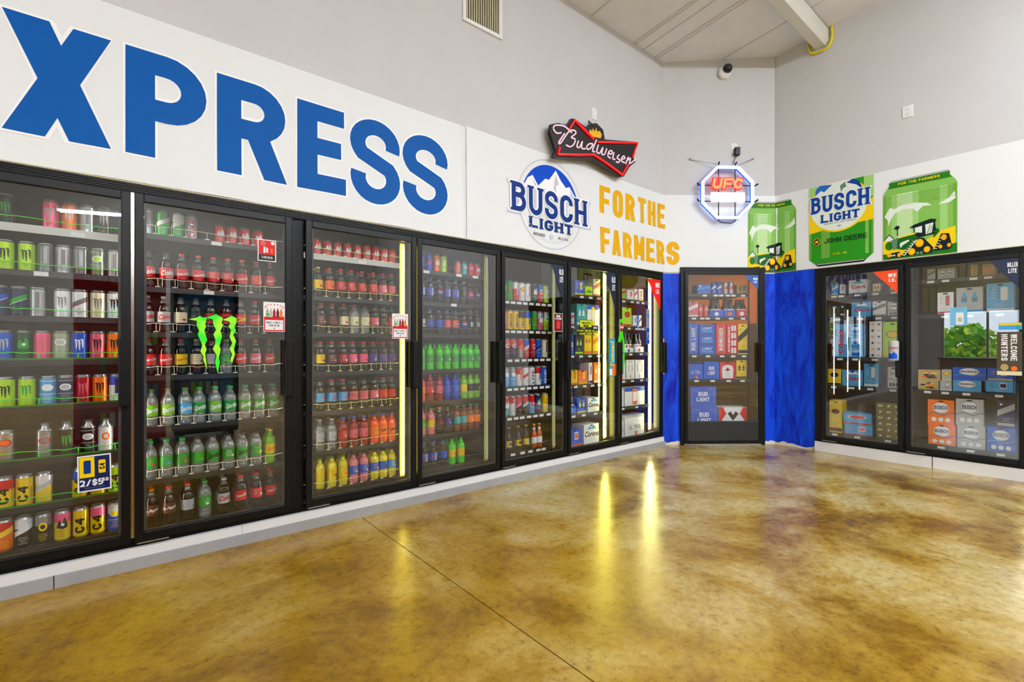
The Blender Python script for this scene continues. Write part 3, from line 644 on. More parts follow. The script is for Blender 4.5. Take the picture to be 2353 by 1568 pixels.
        for i in range(nx):
            for j in range(nz):
                if (i+j) % 2 == 0: g.polys(star(.018), lambda x, z: f(x+(i+.5-nx/2)*w/nx, z+(j+.5-nz/2)*h/nz), A)
                else: g.polys(box2(-.018, -.009, .018, .009), lambda x, z: f(x+(i+.5-nx/2)*w/nx, z+(j+.5-nz/2)*h/nz), ink('cream')); g.polys(disc(.006), lambda x, z: f2(x+(i+.5-nx/2)*w/nx, z+(j+.5-nz/2)*h/nz), ink('orange'))
    elif st == 'cans':
        for i in range(2):
            for j in range(4): g.polys(shape_can(w*.20, h*.17), lambda x, z: f(x+w*(.02+.26*i), z+(j-1.5)*h*.235), A); g.polys(bars(w*.14, h*.06, 3, j), lambda x, z: f2(x+w*(.02+.26*i), z+(j-1.5)*h*.235), base)
        g.polys(turn(text2('BUDWEISER', w*.16, .2, .6, .1, width=h*.8), 90), lambda x, z: f(x-w*.3, z), A)
    elif st == 'camo':
        rr = random.Random(sd)
        for k in range(9): g.polys(fill(catmull([(rr.uniform(.6, 1)*w*.16*math.cos(a), rr.uniform(.5, 1)*h*.12*math.sin(a)) for a in [k2*PI/3 for k2 in range(6)]], 2)), (lambda X, Z: lambda x, z: f(x+X, z+Z))(rr.uniform(-.33, .33)*w, rr.uniform(-.36, .36)*h), ink(['brown', 'black', 'orange', 'yellow'][k % 4]))
    else:
        vert = st.startswith('v'); word = st[1:] if vert else st
        if vert:
            g.polys(turn(text2(word.upper(), w*.34, .2, .62, .1, width=h*.72), 90), f, A); g.polys(box2(-w*.27, -h*.42, -w*.24, h*.42)+box2(w*.24, -h*.42, w*.27, h*.42), f, A)
        elif word in ('BUD LIGHT',):
            g.polys(text2('BUD', h*.20, .22, .7, .1, width=w*.36), lambda x, z: f(x, z+h*.13), A); g.polys(text2('LIGHT', h*.20, .22, .7, .1, width=w*.5), lambda x, z: f(x, z-h*.13), A)
            for s_ in (-1, 1): g.polys(box2(s_*w*.42-.002, -h*.38, s_*w*.42+.002, h*.36), f, ink('skyblue'))
            g.polys(box2(-w*.42, h*.35, -w*.18, h*.37)+box2(w*.18, h*.35, w*.42, h*.37), f, ink('skyblue'))
        elif word in ('Coors', 'Corona'):
            g.polys(script2(word, min(h*.42, w*.30), .03, .3), lambda x, z: f(x, z*1.1), A); g.polys(bars(w*.4, h*.06, 2, 3), lambda x, z: f(x, z-h*.26), ink('grey')); g.polys(fill([(-w*.3, h*.25), (-w*.1, h*.42), (0, h*.3), (w*.14, h*.45), (w*.34, h*.25)]), f, ink('skyblue' if col == 'white' else 'white'))
        elif word == 'BUSCH':
            g.polys(disc(w*.30, min(h*.28, w*.26)), lambda x, z: f(x, z+h*.18), ink('white')); g.polys(text2('BUSCH', h*.15, .2, .72, .1, width=w*.52, serif=True), lambda x, z: f2(x, z+h*.19), ink('navy'))
            if h > .15:
                for i in range(3): g.polys(disc(w*.10, h*.09, 12), lambda x, z: f(x+(i-1)*w*.26, z-h*.30), A)
                g.polys(bars(w*.7, .001, 1, 2), lambda x, z: f(x, z-h*.12), A)
            g.polys(fill([(-w*.5+.001, -h*.08), (-w*.2, h*.0), (w*.1, -h*.1), (w*.5-.001, h*.02), (w*.5-.001, -h*.02), (w*.1, -h*.14), (-w*.2, -h*.04), (-w*.5+.001, -h*.12)]), f, ink('skyblue' if col == 'blue' else 'grey'))
        elif word == 'ULTRA':
            g.polys(text2('ULTRA', h*.19, .13, .75, .13, width=w*.62), lambda x, z: f(x, z-h*.08), A); g.polys(bars(w*.4, h*.10, 3, 6), lambda x, z: f(x-w*.1, z-h*.32), ink('grey'))
            g.polys(box2(w*.02, -h*.46, w*.14, -h*.27), f, ink('orange')); g.polys(box2(-w/2+.001, h*.38, w/2-.001, h/2-.001), f, ink('silver' if col == 'white' else 'navy'))
        else:
            g.polys(text2(word, h*.24, .22, .62, .1, width=w*.74), f, A); g.polys(bars(w*.6, h*.15, 3, sd), lambda x, z: f(x, z-h*.3), A)
    if min(w, h) > .1 and st in ('-', 'stack', 'label', 'Coors', 'Corona', 'BUSCH') and h > .14: g.polys(disc(.022, .007, 12), lambda x, z: f2(x, z+h*.44), mat('handle_hole', (30, 26, 22), .8))
    k = len(me0.vertices)
    mb.add(g.v, g.f, base); n0 = len(mb.f)-len(g.f)
    for i, mi in enumerate(g.mi): mb.mi[n0+i] = mb.slot(g.mats[mi])
    bpy.data.objects.remove(o); o = mb.build('beer_carton'); o['label'] = desc; o['category'] = 'carton'
    return o, desc
def make_carrier(kind, w, h, D):
    """open six-pack carrier of card"""
    _, col, st, ac = kind.split('|'); desc = f"open {cw(col)} six-pack carrier with {cw(ac)} print"
    mb = MB(); m = mat('card_'+col, PAL[col], .42); t = .002
    mb.box(-w/2, w/2, 0, t, 0, h, m); mb.box(-w/2, w/2, D-t, D, 0, h, m); mb.box(-w/2, -w/2+t, t, D-t, 0, h, m); mb.box(w/2-t, w/2, t, D-t, 0, h, m); mb.box(-w/2+t, w/2-t, t, D-t, 0, t, m)
    f = lambda x, z: (x, -.0009, z+h/2); mb.polys(disc(min(w*.28, h*.3), h*.28, 16), f, ink(ac)); mb.polys(bars(w*.7, h*.12, 2, 5), lambda x, z: (x, -.0016, z+h*.3), ink('navy' if col != 'navy' else 'white'))
    o = mb.build('bottle_carrier'); o['label'] = desc; o['category'] = 'bottle carrier'; return o, desc

PROTO = {}
def copy_tree(o, parent=None):
    c = o.copy(); C.objects.link(c); c.parent = parent
    for ch in o.children: copy_tree(ch, c)
    return c
def item(kind, loc, rz):
    """a can or bottle: the first of its kind is built, the others are copies of it and its parts"""
    if kind in PROTO: src, desc = PROTO[kind]; o = copy_tree(src)
    else:
        t = kind.split('|')[0]
        o, desc = make_bottle(kind) if t == 'b' else (make_beer(kind) if t == 'beer' else make_can(kind)); PROTO[kind] = (o, desc)
    o.location = loc; o.rotation_euler = (0, 0, rz); return o, desc

# goods, shelf by shelf: (door, shelf, shelf height, [(place along the wall, kind)] or [(centre, width, height, kind)])
ROWS = [
(1, 1, 1.803, [(-0.442, 'c16|black|-|M|green'), (-0.279, 'c16|pink|-|M|silver'), (-0.207, 'c16|orange|-|M|white'), (-0.137, 'c16|silver|-|lines|grey'), (-0.079, 'c16|black|-|M|silver')]),
(1, 2, 1.573, [(-0.445, 'c16|lime|-|M|black'), (-0.368, 'c16|lime|-|M|black'), (-0.307, 'c16|grey|-|lines|silver'), (-0.239, 'c16|silver|-|lines|grey'), (-0.165, 'c16|grey|-|lines|silver'), (-0.094, 'c16|grey|-|lines|lime'), (-0.024, 'c16|silver|-|lines|grey')]),
(1, 3, 1.342, [(-0.466, 'c16w|navy|-|lines|blue'), (-0.41, 'c16w|navy|-|lines|green'), (-0.333, 'c16|silver|-|lines|grey'), (-0.235, 'c16|white|-|M|grey'), (-0.165, 'c16|white|-|lines|grey'), (-0.092, 'c16|cream|-|M|grey'), (-0.024, 'c16|white|-|M|black')]),
(1, 4, 1.119, [(-0.448, 'c16|blue|-|M|silver'), (-0.387, 'c16|darkgreen|-|lines|green'), (-0.315, 'c16|pink|-|M|rose'), (-0.241, 'c16|sage|-|lines|silver'), (-0.167, 'c16|blue|-|M|white'), (-0.094, 'c16|rose|-|M|black'), (-0.024, 'c16|orange|-|M|black')]),
(1, 5, 0.883, [(-0.442, 'c16|lime|-|M|black'), (-0.368, 'c16|lime|-|M|green'), (-0.29, 'c16|skyblue|-|lines|white'), (-0.224, 'c16|navy|-|lines|silver'), (-0.155, 'c16|crimson|-|M|rose'), (-0.083, 'c16|orange|-|M|black'), (-0.017, 'c16|white|blue|lines|navy')]),
(1, 6, 0.614, [(-0.442, 'c16|silver|-|lines|orange'), (-0.302, 't16|silver|-|lines|grey'), (-0.219, 't16|black|-|M|green'), (-0.132, 't16|black|-|lines|silver'), (-0.059, 't16|white|-|lines|orange')]),
(1, 7, 0.381, [(-0.445, 'c16|yellow|red|C4|black'), (-0.377, 'c16|yellow|-|C4|black'), (-0.305, 'c16|yellow|white|lines|silver'), (-0.165, 'c16|yellow|blue|C4|black'), (-0.092, 'c16|yellow|-|lines|silver'), (-0.018, 'c16|lime|-|C4|black')]),
(1, 8, 0.17, [(-0.448, 'c16|orange|red|lines|yellow'), (-0.383, 'c16|black|white|lines|white'), (-0.307, 'c16|black|silver|lines|yellow'), (-0.235, 'c16|yellow|pink|lines|black'), (-0.162, 'c16|yellow|-|C4|black'), (-0.092, 'c16|yellow|pink|C4|black'), (-0.02, 'c16|blue|white|lines|yellow')]),
(2, 1, 1.832, [(0.123, 'c16|silver|-|lines|grey'), (0.196, 'c16|green|-|lines|white'), (0.268, 'c16|green|white|lines|white'), (0.337, 'c16|silver|-|CokeV|red'), (0.485, 'c12|red|-|lines|white'), (0.547, 'c12|red|-|lines|white'), (0.621, 'c12|red|-|lines|white'), (0.699, 'c12|red|-|lines|white')]),
(2, 2, 1.528, [(0.127, 'b|cola|black|red|Coke|white'), (0.213, 'b|cola|black|red|Coke|white'), (0.289, 'b|cola|red|red|Coca-Cola|white'), (0.371, 'b|cola|red|red|Coca-Cola|white'), (0.45, 'b|cola|red|red|-|white'), (0.528, 'b|cola|red|red|-|white'), (0.608, 'b|cola|red|red|Coca-Cola|white'), (0.689, 'b|cola|red|red|-|white'), (0.775, 'b|cola|red|red|Coca-Cola|white')]),
(2, 3, 1.269, [(0.123, 'b|cola|silver|silver|Coke|red'), (0.201, 'b|cola|silver|silver|Coke|red'), (0.283, 'b|cola|black|cream|-|red'), (0.36, 'b|cola|black|black|Coke|grey'), (0.437, 'b|cola|black|red|Coke|black'), (0.521, 'b|cola|black|red|Coke|black'), (0.601, 'b|cola|black|red|Coke|yellow'), (0.681, 'b|cola|red|red|Coca-Cola|white'), (0.772, 'b|cola|black|yellow|-|red')]),
(2, 4, 1.02, [(0.131, 'b|cola|red|red|Coca-Cola|white'), (0.209, 'b|cola|red|red|Coca-Cola|white'), (0.285, 'b|cola|red|yellow|Coca-Cola|red'), (0.364, 'b|cola|silver|cream|-|grey'), (0.444, 'b|cola|black|silver|-|grey'), (0.521, 'b|clear|silver|green|-|white'), (0.601, 'b|cola|red|red|Coca-Cola|white'), (0.686, 'b|cola|orange|rose|Coca-Cola|white'), (0.772, 'b|cola|orange|red|Coca-Cola|white')]),
(2, 5, 0.725, [(0.141, 'b|clear|olive|yellowgreen|Sprite|white'), (0.221, 'b|clear|olive|yellowgreen|Sprite|white'), (0.307, 'b|clear|green|skyblue|Sprite|white'), (0.378, 'b|clear|green|green|Sprite|white'), (0.462, 'b|clear|green|yellowgreen|Sprite|white'), (0.543, 'b|clear|green|green|Sprite|white'), (0.628, 'b|clear|green|green|Sprite|white'), (0.709, 'b|clear|green|green|Sprite|white'), (0.796, 'b|clear|green|green|Sprite|white')]),
(2, 6, 0.424, [(0.137, 'b|clear|green|green|-|rose'), (0.213, 'b|clear|green|green|-|skyblue'), (0.292, 'b|clear|green|green|-|rose'), (0.371, 'b|clear|black|green|-|yellowgreen'), (0.45, 'b|clear|black|green|Sprite|black'), (0.533, 'b|clear|black|green|-|white'), (0.611, 'b|clear|black|green|Sprite|black'), (0.691, 'b|clear|black|green|-|yellow'), (0.775, 'b|limeade|yellow|yellow|Squirt|orange')]),
(2, 7, 0.148, [(0.141, 'b|cola|orange|brown|Dr|white'), (0.226, 'b|cola|red|brown|Dr|white'), (0.318, 'b|cola|red|silver|-|grey'), (0.407, 'b|clear|green|green|-|white'), (0.507, 'b|cola|silver|silver|Coke|red'), (0.601, 'b|cola|red|red|Coca-Cola|white'), (0.691, 'b|cola|red|red|-|white'), (0.78, 'b|cola|red|red|Coca-Cola|white')]),
(3, 1, 1.829, [(1.075, 'c12|red|-|lines|white'), (1.147, 'c12|red|-|lines|white'), (1.218, 'c12|red|-|lines|white'), (1.291, 'c12|red|-|lines|white'), (1.363, 'c12|red|-|lines|white'), (1.436, 'c12|red|-|lines|white'), (1.509, 'c12|red|-|lines|white'), (1.586, 'c12|red|-|lines|white'), (1.662, 'c12|red|-|lines|orange')]),
(3, 2, 1.534, [(1.081, 'b|cola|yellow|yellow|-|red'), (1.162, 'b|cola|red|orange|-|red'), (1.243, 'b|cola|red|red|-|white'), (1.32, 'b|cola|red|red|-|white'), (1.399, 'b|cola|red|red|-|white'), (1.488, 'b|cola|red|red|-|white'), (1.565, 'b|cola|red|rose|-|white'), (1.644, 'b|cola|red|rose|-|orange')]),
(3, 3, 1.283, [(1.102, 'b|cola|red|brown|-|white'), (1.181, 'b|cola|red|brown|-|rose'), (1.266, 'b|cola|red|cream|-|red'), (1.343, 'b|clear|red|cream|-|green'), (1.426, 'b|clear|black|cream|-|green'), (1.502, 'b|cola|black|rose|-|white'), (1.579, 'b|cola|black|black|-|silver'), (1.658, 'b|cola|black|red|-|white')]),
(3, 4, 1.009, [(1.096, 'b|cola|red|yellow|-|brown'), (1.178, 'b|cola|red|brown|-|white'), (1.259, 'b|cola|red|crimson|-|white'), (1.333, 'b|cola|red|pink|-|white'), (1.413, 'b|cola|red|pink|-|crimson'), (1.488, 'b|cola|red|purple|-|silver'), (1.568, 'b|cola|red|purple|-|rose'), (1.651, 'b|cola|orange|purple|-|orange')]),
(3, 5, 0.736, [(1.093, 'b|cola|black|skyblue|-|orange'), (1.178, 'b|cola|red|skyblue|-|red'), (1.259, 'b|cola|red|skyblue|-|red'), (1.337, 'b|cola|black|rose|-|crimson'), (1.416, 'b|cola|black|rose|-|crimson'), (1.498, 'b|cola|black|rose|-|white'), (1.568, 'b|cola|red|red|-|orange'), (1.644, 'b|cola|red|red|-|orange')]),
(3, 6, 0.457, [(1.093, 'b|clear|silver|silver|-|grey'), (1.178, 'b|clear|silver|silver|-|grey'), (1.259, 'b|redsoda|blue|red|-|silver'), (1.337, 'b|redsoda|blue|rose|-|red'), (1.416, 'b|redsoda|blue|rose|-|red'), (1.498, 'b|orangesoda|blue|orange|-|yellow'), (1.568, 'b|orangesoda|blue|orange|FANTA|navy'), (1.644, 'b|orangesoda|blue|orange|FANTA|navy')]),
(3, 7, 0.187, [(1.093, 'b|lemonade|green|yellow|-|lime'), (1.178, 'b|lemonade|green|yellow|-|black'), (1.259, 'b|lemonade|green|yellow|-|orange'), (1.337, 'b|pinklemonade|black|blue|-|yellow'), (1.416, 'b|pinklemonade|black|blue|-|yellow'), (1.498, 'b|lemonade|black|blue|-|yellow'), (1.568, 'b|lemonade|black|blue|-|black'), (1.644, 'b|lemonade|black|skyblue|-|white')]),
(4, 1, 1.801, [(1.898, 'c16|navy|-|lines|blue'), (1.966, 'c16|blue|-|lines|red'), (2.032, 'c16|orange|-|lines|white'), (2.103, 'c16|lime|-|lines|white'), (2.246, 'c12|rose|-|lines|yellow'), (2.317, 'c12|teal|-|lines|white'), (2.404, 'c12|red|-|lines|rose'), (2.479, 'c12|red|-|lines|white')]),
(4, 2, 1.546, [(1.898, 'b|cola|blue|blue|PEPSI|white'), (1.978, 'b|cola|blue|blue|PEPSI|white'), (2.065, 'b|cola|black|black|ball|-'), (2.141, 'b|cola|blue|blue|PEPSI|white'), (2.224, 'b|cola|blue|blue|PEPSI|white'), (2.308, 'b|cola|black|black|lines|silver'), (2.39, 'b|cola|black|crimson|ball|-'), (2.475, 'b|cola|black|black|ball|-')]),
(4, 3, 1.287, [(1.898, 'b|cola|cream|cream|-|brown'), (1.978, 'b|cola|blue|blue|-|red'), (2.065, 'b|cola|blue|blue|-|purple'), (2.141, 'b|cola|blue|rose|-|red'), (2.224, 'b|cola|blue|orange|ball|-'), (2.308, 'b|cola|black|navy|ball|-'), (2.39, 'b|cola|orange|black|11|white'), (2.475, 'b|cola|orange|black|11|white')]),
(4, 4, 0.996, [(1.898, 'b|dew|green|green|-|lime'), (1.978, 'b|dew|green|green|-|lime'), (2.065, 'b|dew|green|green|-|white'), (2.141, 'b|dew|green|green|-|white'), (2.224, 'b|dew|green|green|-|lime'), (2.308, 'b|dew|green|green|-|lime'), (2.39, 'b|dew|green|green|-|white'), (2.475, 'b|dew|green|green|-|white')]),
(4, 5, 0.738, [(1.898, 'b|orangesoda|blue|orange|-|yellow'), (1.978, 'b|redsoda|red|red|-|white'), (2.065, 'b|redsoda|red|rose|-|red'), (2.141, 'b|bluesoda|blue|blue|-|rose'), (2.224, 'b|bluesoda|blue|blue|-|skyblue'), (2.308, 'b|limeade|green|yellow|-|green'), (2.39, 'b|limeade|green|black|-|green'), (2.475, 'b|limeade|green|black|-|yellow')]),
(4, 6, 0.465, [(1.902, 'b|pinklemonade|green|green|-|lime'), (1.987, 'b|pinklemonade|green|yellow|-|rose'), (2.069, 'b|cola|orange|brown|-|rose'), (2.146, 'b|cola|green|purple|-|white'), (2.255, 'b|tea|teal|teal|-|cream'), (2.317, 'b|tea|teal|teal|-|orange'), (2.395, 'b|tea|teal|orange|-|cream'), (2.498, 'b|tea|teal|orange|-|rose')]),
(4, 7, 0.191, [(1.922, 'b|cola|blue|blue|PEPSI|white'), (2.007, 'b|cola|blue|blue|PEPSI|white'), (2.103, 'b|cola|blue|blue|-|skyblue'), (2.189, 'b|dew|green|yellow|-|red'), (2.281, 'b|dew|green|yellow|-|red')]),
(5, 1, 1.614, [(2.741, 'c24|green|-|lines|white'), (2.798, 'c24|green|-|lines|red'), (2.877, 'c24|red|white|lines|silver'), (2.957, 'c24|white|-|lines|yellow'), (3.04, 'c24|white|-|lines|rose'), (3.125, 'c24|darkgreen|-|lines|white'), (3.2, 'c24|red|blue|lines|white'), (3.288, 'c24|lime|-|lines|white')]),
(5, 2, 1.344, [(2.741, 'c24|rose|-|lines|white'), (2.798, 'c24|yellow|-|TWISTED|black'), (2.877, 'c24|yellow|-|TWISTED|black'), (2.957, 'c24|yellow|black|TWISTED|black'), (3.04, 'c24|yellow|blue|lines|blue'), (3.125, 'c24|green|-|lines|red'), (3.2, 'c24|rose|silver|lines|white'), (3.288, 'c24|lime|silver|lines|green')]),
(5, 3, 1.077, [(2.777, 'c24|navy|rose|lines|orange'), (2.861, 'c24|navy|rose|lines|rose'), (2.947, 'c24|silver|red|lines|orange'), (3.023, 'c24|red|blue|lines|silver'), (3.102, 'c24|crimson|red|lines|silver'), (3.182, 'c24|blue|-|lines|navy'), (3.264, 'c24|cream|-|lines|navy')]),
(5, 4, 0.81, [(2.772, 'c24|skyblue|silver|lines|white'), (2.85, 'c24|skyblue|silver|lines|white'), (2.93, 'c24|white|red|lines|orange'), (3.012, 'c24|white|-|lines|red'), (3.091, 'c24|white|-|Lite|navy'), (3.176, 'c24|white|red|lines|navy'), (3.252, 'c24|blue|-|BUD|white')]),
(5, 5, 0.539, [(2.772, 'c24|teal|red|lines|white'), (2.85, 'c24|white|red|lines|silver'), (2.925, 'c24|black|red|lines|rose'), (3.012, 'c24|black|red|lines|silver'), (3.091, 'c24|skyblue|red|lines|red'), (3.171, 'c24|navy|-|lines|silver'), (3.27, 'c24|yellow|-|lines|orange')]),
(5, 6, 0.207, [(2.813, 'beer|brownglass|yellow|yellow|blue'), (2.93, 'beer|brownglass|yellow|yellow|black'), (3.029, 'beer|brownglass|yellow|yellow|silver'), (3.13, 'beer|amber|yellow|white|white'), (3.2, 'beer|amber|yellow|white|white')]),
(6, 1, 1.727, [(3.747, 0.142, 0.162, 'x|blue|-|yellow'), (3.887, 0.112, 0.107, 'x|lime|LEMON|darkgreen'), (4.017, 0.108, 0.197, 'x|white|-|rose')]),
(6, 2, 1.408, [(3.606, 0.117, 0.135, 'x|silver|-|red'), (3.774, 0.142, 0.233, 'x|teal|-|white'), (3.958, 0.185, 0.233, 'x|white|can|yellow')]),
(6, 3, 1.103, [(3.602, 0.11, 0.217, 'x|blue|MIKES|white'), (3.736, 0.121, 0.21, 'x|navy|-|lime'), (3.873, 0.111, 0.249, 'x|yellow|-|orange'), (4.013, 0.115, 0.257, 'x|yellow|-|orange')]),
(6, 4, 0.788, [(3.567, 0.039, 0.158, 'x|white|-|navy'), (3.654, 0.112, 0.156, 'x|yellow|-|orange'), (3.791, 0.136, 0.152, 'x|orange|-|yellow'), (3.915, 0.057, 0.23, 'x|white|-|navy'), (4.024, 0.109, 0.229, 'x|orange|-|white')]),
(6, 5, 0.483, [(3.622, 0.137, 0.114, 'x|blue|-|skyblue'), (3.777, 0.136, 0.166, 'x|blue|-|yellow'), (3.965, 0.185, 0.155, 'x|white|Corona|black')]),
(6, 6, 0.145, [(3.662, 0.23, 0.176, 'x|blue|-|orange'), (3.93, 0.24, 0.211, 'x|white|Corona|black')]),
(7, 1, 1.723, [(4.45, 0.145, 0.134, 'x|yellowgreen|-|red'), (4.609, 0.125, 0.127, 'x|white|-|orange'), (4.716, 0.061, 0.147, 'x|white|-|rose'), (4.815, 0.089, 0.154, 'x|white|-|yellow')]),
(7, 2, 1.413, [(4.551, 0.157, 0.227, 'x|lime|-|red'), (4.696, 0.069, 0.144, 'x|white|-|blue'), (4.755, 0.019, 0.148, 'x|blue|-|white'), (4.801, 0.045, 0.149, 'x|white|-|navy')]),
(7, 3, 1.114, [(4.58, 0.166, 0.076, 'x|white|-|navy'), (4.781, 0.174, 0.091, 'x|white|-|rose')]),
(7, 4, 0.804, [(4.45, 0.129, 0.223, 'x|white|ULTRA|black'), (4.612, 0.151, 0.23, 'x|white|wreath|black'), (4.789, 0.174, 0.227, 'x|white|wreath|black')]),
(7, 5, 0.494, [(4.434, 0.097, 0.226, 'x|white|ULTRA|navy'), (4.695, 0.38, 0.22, 'x|white|can|orange')]),
(7, 6, 0.139, [(4.434, 0.097, 0.225, 'x|white|ULTRA|black'), (4.691, 0.371, 0.249, 'x|white|ULTRA|black')]),
('B', 1, 1.835, [(0.555, 0.16, 0.125, 'x|blue|-|skyblue'), (0.693, 0.058, 0.147, 'can|blue'), (0.762, 0.058, 0.147, 'can|blue'), (0.844, 0.061, 0.147, 'can|silver'), (0.914, 0.057, 0.147, 'can|silver'), (1.036, 0.131, 0.122, 'x|tan|-|brown')]),
('B', 2, 1.55, [(0.421, 0.127, 0.198, 'x|rose|-|white'), (0.524, 0.054, 0.159, 'can|rose'), (0.587, 0.053, 0.159, 'can|rose'), (0.717, 0.175, 0.118, 'x|blue|BUD|white'), (0.884, 0.14, 0.119, 'x|blue|-|orange'), (1.035, 0.133, 0.127, 'x|red|label|white')]),
('B', 3, 1.085, [(0.425, 0.12, 0.397, 'x|blue|vBUD LIGHT|white'), (0.597, 0.199, 0.379, 'x|blue|stack|white'), (0.772, 0.13, 0.39, 'x|red|vBudweiser|white'), (0.911, 0.13, 0.39, 'x|red|cans|white'), (1.046, 0.117, 0.386, 'x|yellow|-|black')]),
('B', 4, 0.78, [(0.454, 0.184, 0.219, 'x|blue|ULTRA|white'), (0.653, 0.189, 0.223, 'x|blue|BUD LIGHT|white'), (0.855, 0.197, 0.215, 'x|red|label|white'), (1.029, 0.128, 0.238, 'x|yellow|-|black')]),
('B', 5, 0.178, [(0.561, 0.337, 0.266, 'x|blue|BUD LIGHT|white'), (0.923, 0.351, 0.26, 'x|white|bird|red')]),
('B', 6, 0.446, [(0.547, 0.327, 0.248, 'x|blue|BUD LIGHT|white')]),
(8, 1, 1.772, [(-1.433, 0.065, 0.136, 'x|skyblue|-|white'), (-1.502, 0.046, 0.12, 'x|white|-|rose'), (-1.653, 0.168, 0.156, 'x|white|Coors|red'), (-1.821, 0.067, 0.097, 'x|cream|-|rose'), (-1.978, 0.078, 0.082, 'x|silver|-|grey')]),
(8, 2, 1.509, [(-1.468, 0.156, 0.173, 'x|black|star|white'), (-1.683, 0.179, 0.171, 'x|skyblue|Coors|red'), (-1.845, 0.116, 0.169, 'x|white|-|grey'), (-1.979, 0.124, 0.156, 'x|silver|BUSCH|grey')]),
(8, 3, 1.064, [(-1.49, 0.127, 0.381, 'x|skyblue|vCoors|red'), (-1.636, 0.129, 0.377, 'x|skyblue|stack|white'), (-1.813, 0.109, 0.4, 'x|white|star|navy'), (-1.959, 0.164, 0.388, 'x|lime|-|yellow')]),
(8, 4, 0.745, [(-1.428, 0.13, 0.187, 'x|yellow|-|black'), (-1.601, 0.191, 0.181, 'x|skyblue|Coors|red'), (-1.773, 0.129, 0.257, 'x|skyblue|-|white'), (-1.969, 0.102, 0.23, 'x|silver|BUSCH|navy')]),
(8, 5, 0.207, [(-1.44, 0.123, 0.372, 'x|yellow|-|brown'), (-1.655, 0.256, 0.117, 'x|skyblue|-|rose'), (-1.927, 0.219, 0.383, 'x|olive|star|white')]),
(8, 6, 0.331, [(-1.645, 0.262, 0.131, 'x|skyblue|-|red')]),
(9, 1, 1.853, [(-2.271, 0.06, 0.117, 'x|silver|-|grey'), (-2.382, 0.128, 0.114, 'x|silver|-|white'), (-2.581, 0.044, 0.119, 'x|tan|-|orange'), (-2.681, 0.086, 0.116, 'x|tan|-|orange')]),
(9, 2, 1.501, [(-2.377, 0.117, 0.226, 'x|white|-|rose'), (-2.55, 0.185, 0.259, 'x|silver|-|skyblue'), (-2.758, 0.181, 0.281, 'x|skyblue|-|white')]),
(9, 4, 0.879, [(-2.255, 0.172, 0.104, 'x|tan|camo|orange'), (-2.386, 0.073, 0.106, 'x|silver|-|yellow'), (-2.549, 0.232, 0.122, 'x|blue|BUSCH|white'), (-2.757, 0.167, 0.113, 'x|blue|-|yellow')]),
(9, 5, 0.75, [(-2.248, 0.158, 0.101, 'x|tan|camo|orange'), (-2.38, 0.086, 0.106, 'x|silver|-|white'), (-2.532, 0.199, 0.116, 'x|skyblue|BUSCH|white'), (-2.752, 0.179, 0.124, 'x|skyblue|-|navy')]),
(9, 6, 0.443, [(-2.343, 0.197, 0.244, 'x|orange|BUSCH|white'), (-2.55, 0.193, 0.253, 'x|silver|BUSCH|white'), (-2.795, 0.114, 0.258, 'x|navy|-|silver')]),
(9, 7, 0.209, [(-2.35, 0.202, 0.208, 'x|orange|BUSCH|white'), (-2.561, 0.195, 0.225, 'x|silver|BUSCH|white'), (-2.763, 0.184, 0.236, 'x|blue|BUSCH|white')])]

XR = {1: (-.70, .022), 2: (.085, .845), 3: (.96, 1.676), 4: (1.77, 2.483), 5: (2.585, 3.318), 6: (3.42, 4.098), 7: (4.215, 4.935), 'B': (.33, 1.115), 8: (1.365, 2.045), 9: (2.125, 2.91)}
STACK = {(8, 6): (8, 5), ('B', 6): ('B', 5), (9, 4): (9, 5), (9, 6): (9, 7)}
NSH = {1: 8, 2: 7, 3: 7, 4: 7, 5: 6, 6: 6, 7: 6, 'B': 5, 8: 5, 9: 6}
SHW = {d: ['top']+ORD[1:n-1]+['bottom'] for d, n in NSH.items()}
SHI = {(9, 4): 3, (9, 5): 3, (9, 6): 4, (9, 7): 4, (8, 6): 4, ('B', 6): 4}
DOORW = {1: 'first cooler door', 2: 'second cooler door', 3: 'third cooler door', 4: 'fourth cooler door', 5: 'fifth cooler door', 6: 'sixth cooler door', 7: 'seventh cooler door', 'B': 'blue corner door', 8: 'orange sticker door', 9: 'navy sticker door'}
NSH[9] = 5; SHW[9] = ['top', 'second', 'third', 'fourth', 'bottom']; SHW[9] = ['top', 'second', 'middle', 'middle', 'bottom']
placed = {}
names = []
FV = .125                                     # how far behind the wall face the fronts of the goods stand
zs = {}
for d, sh, z, its in ROWS: zs.setdefault(d, []).append(z)
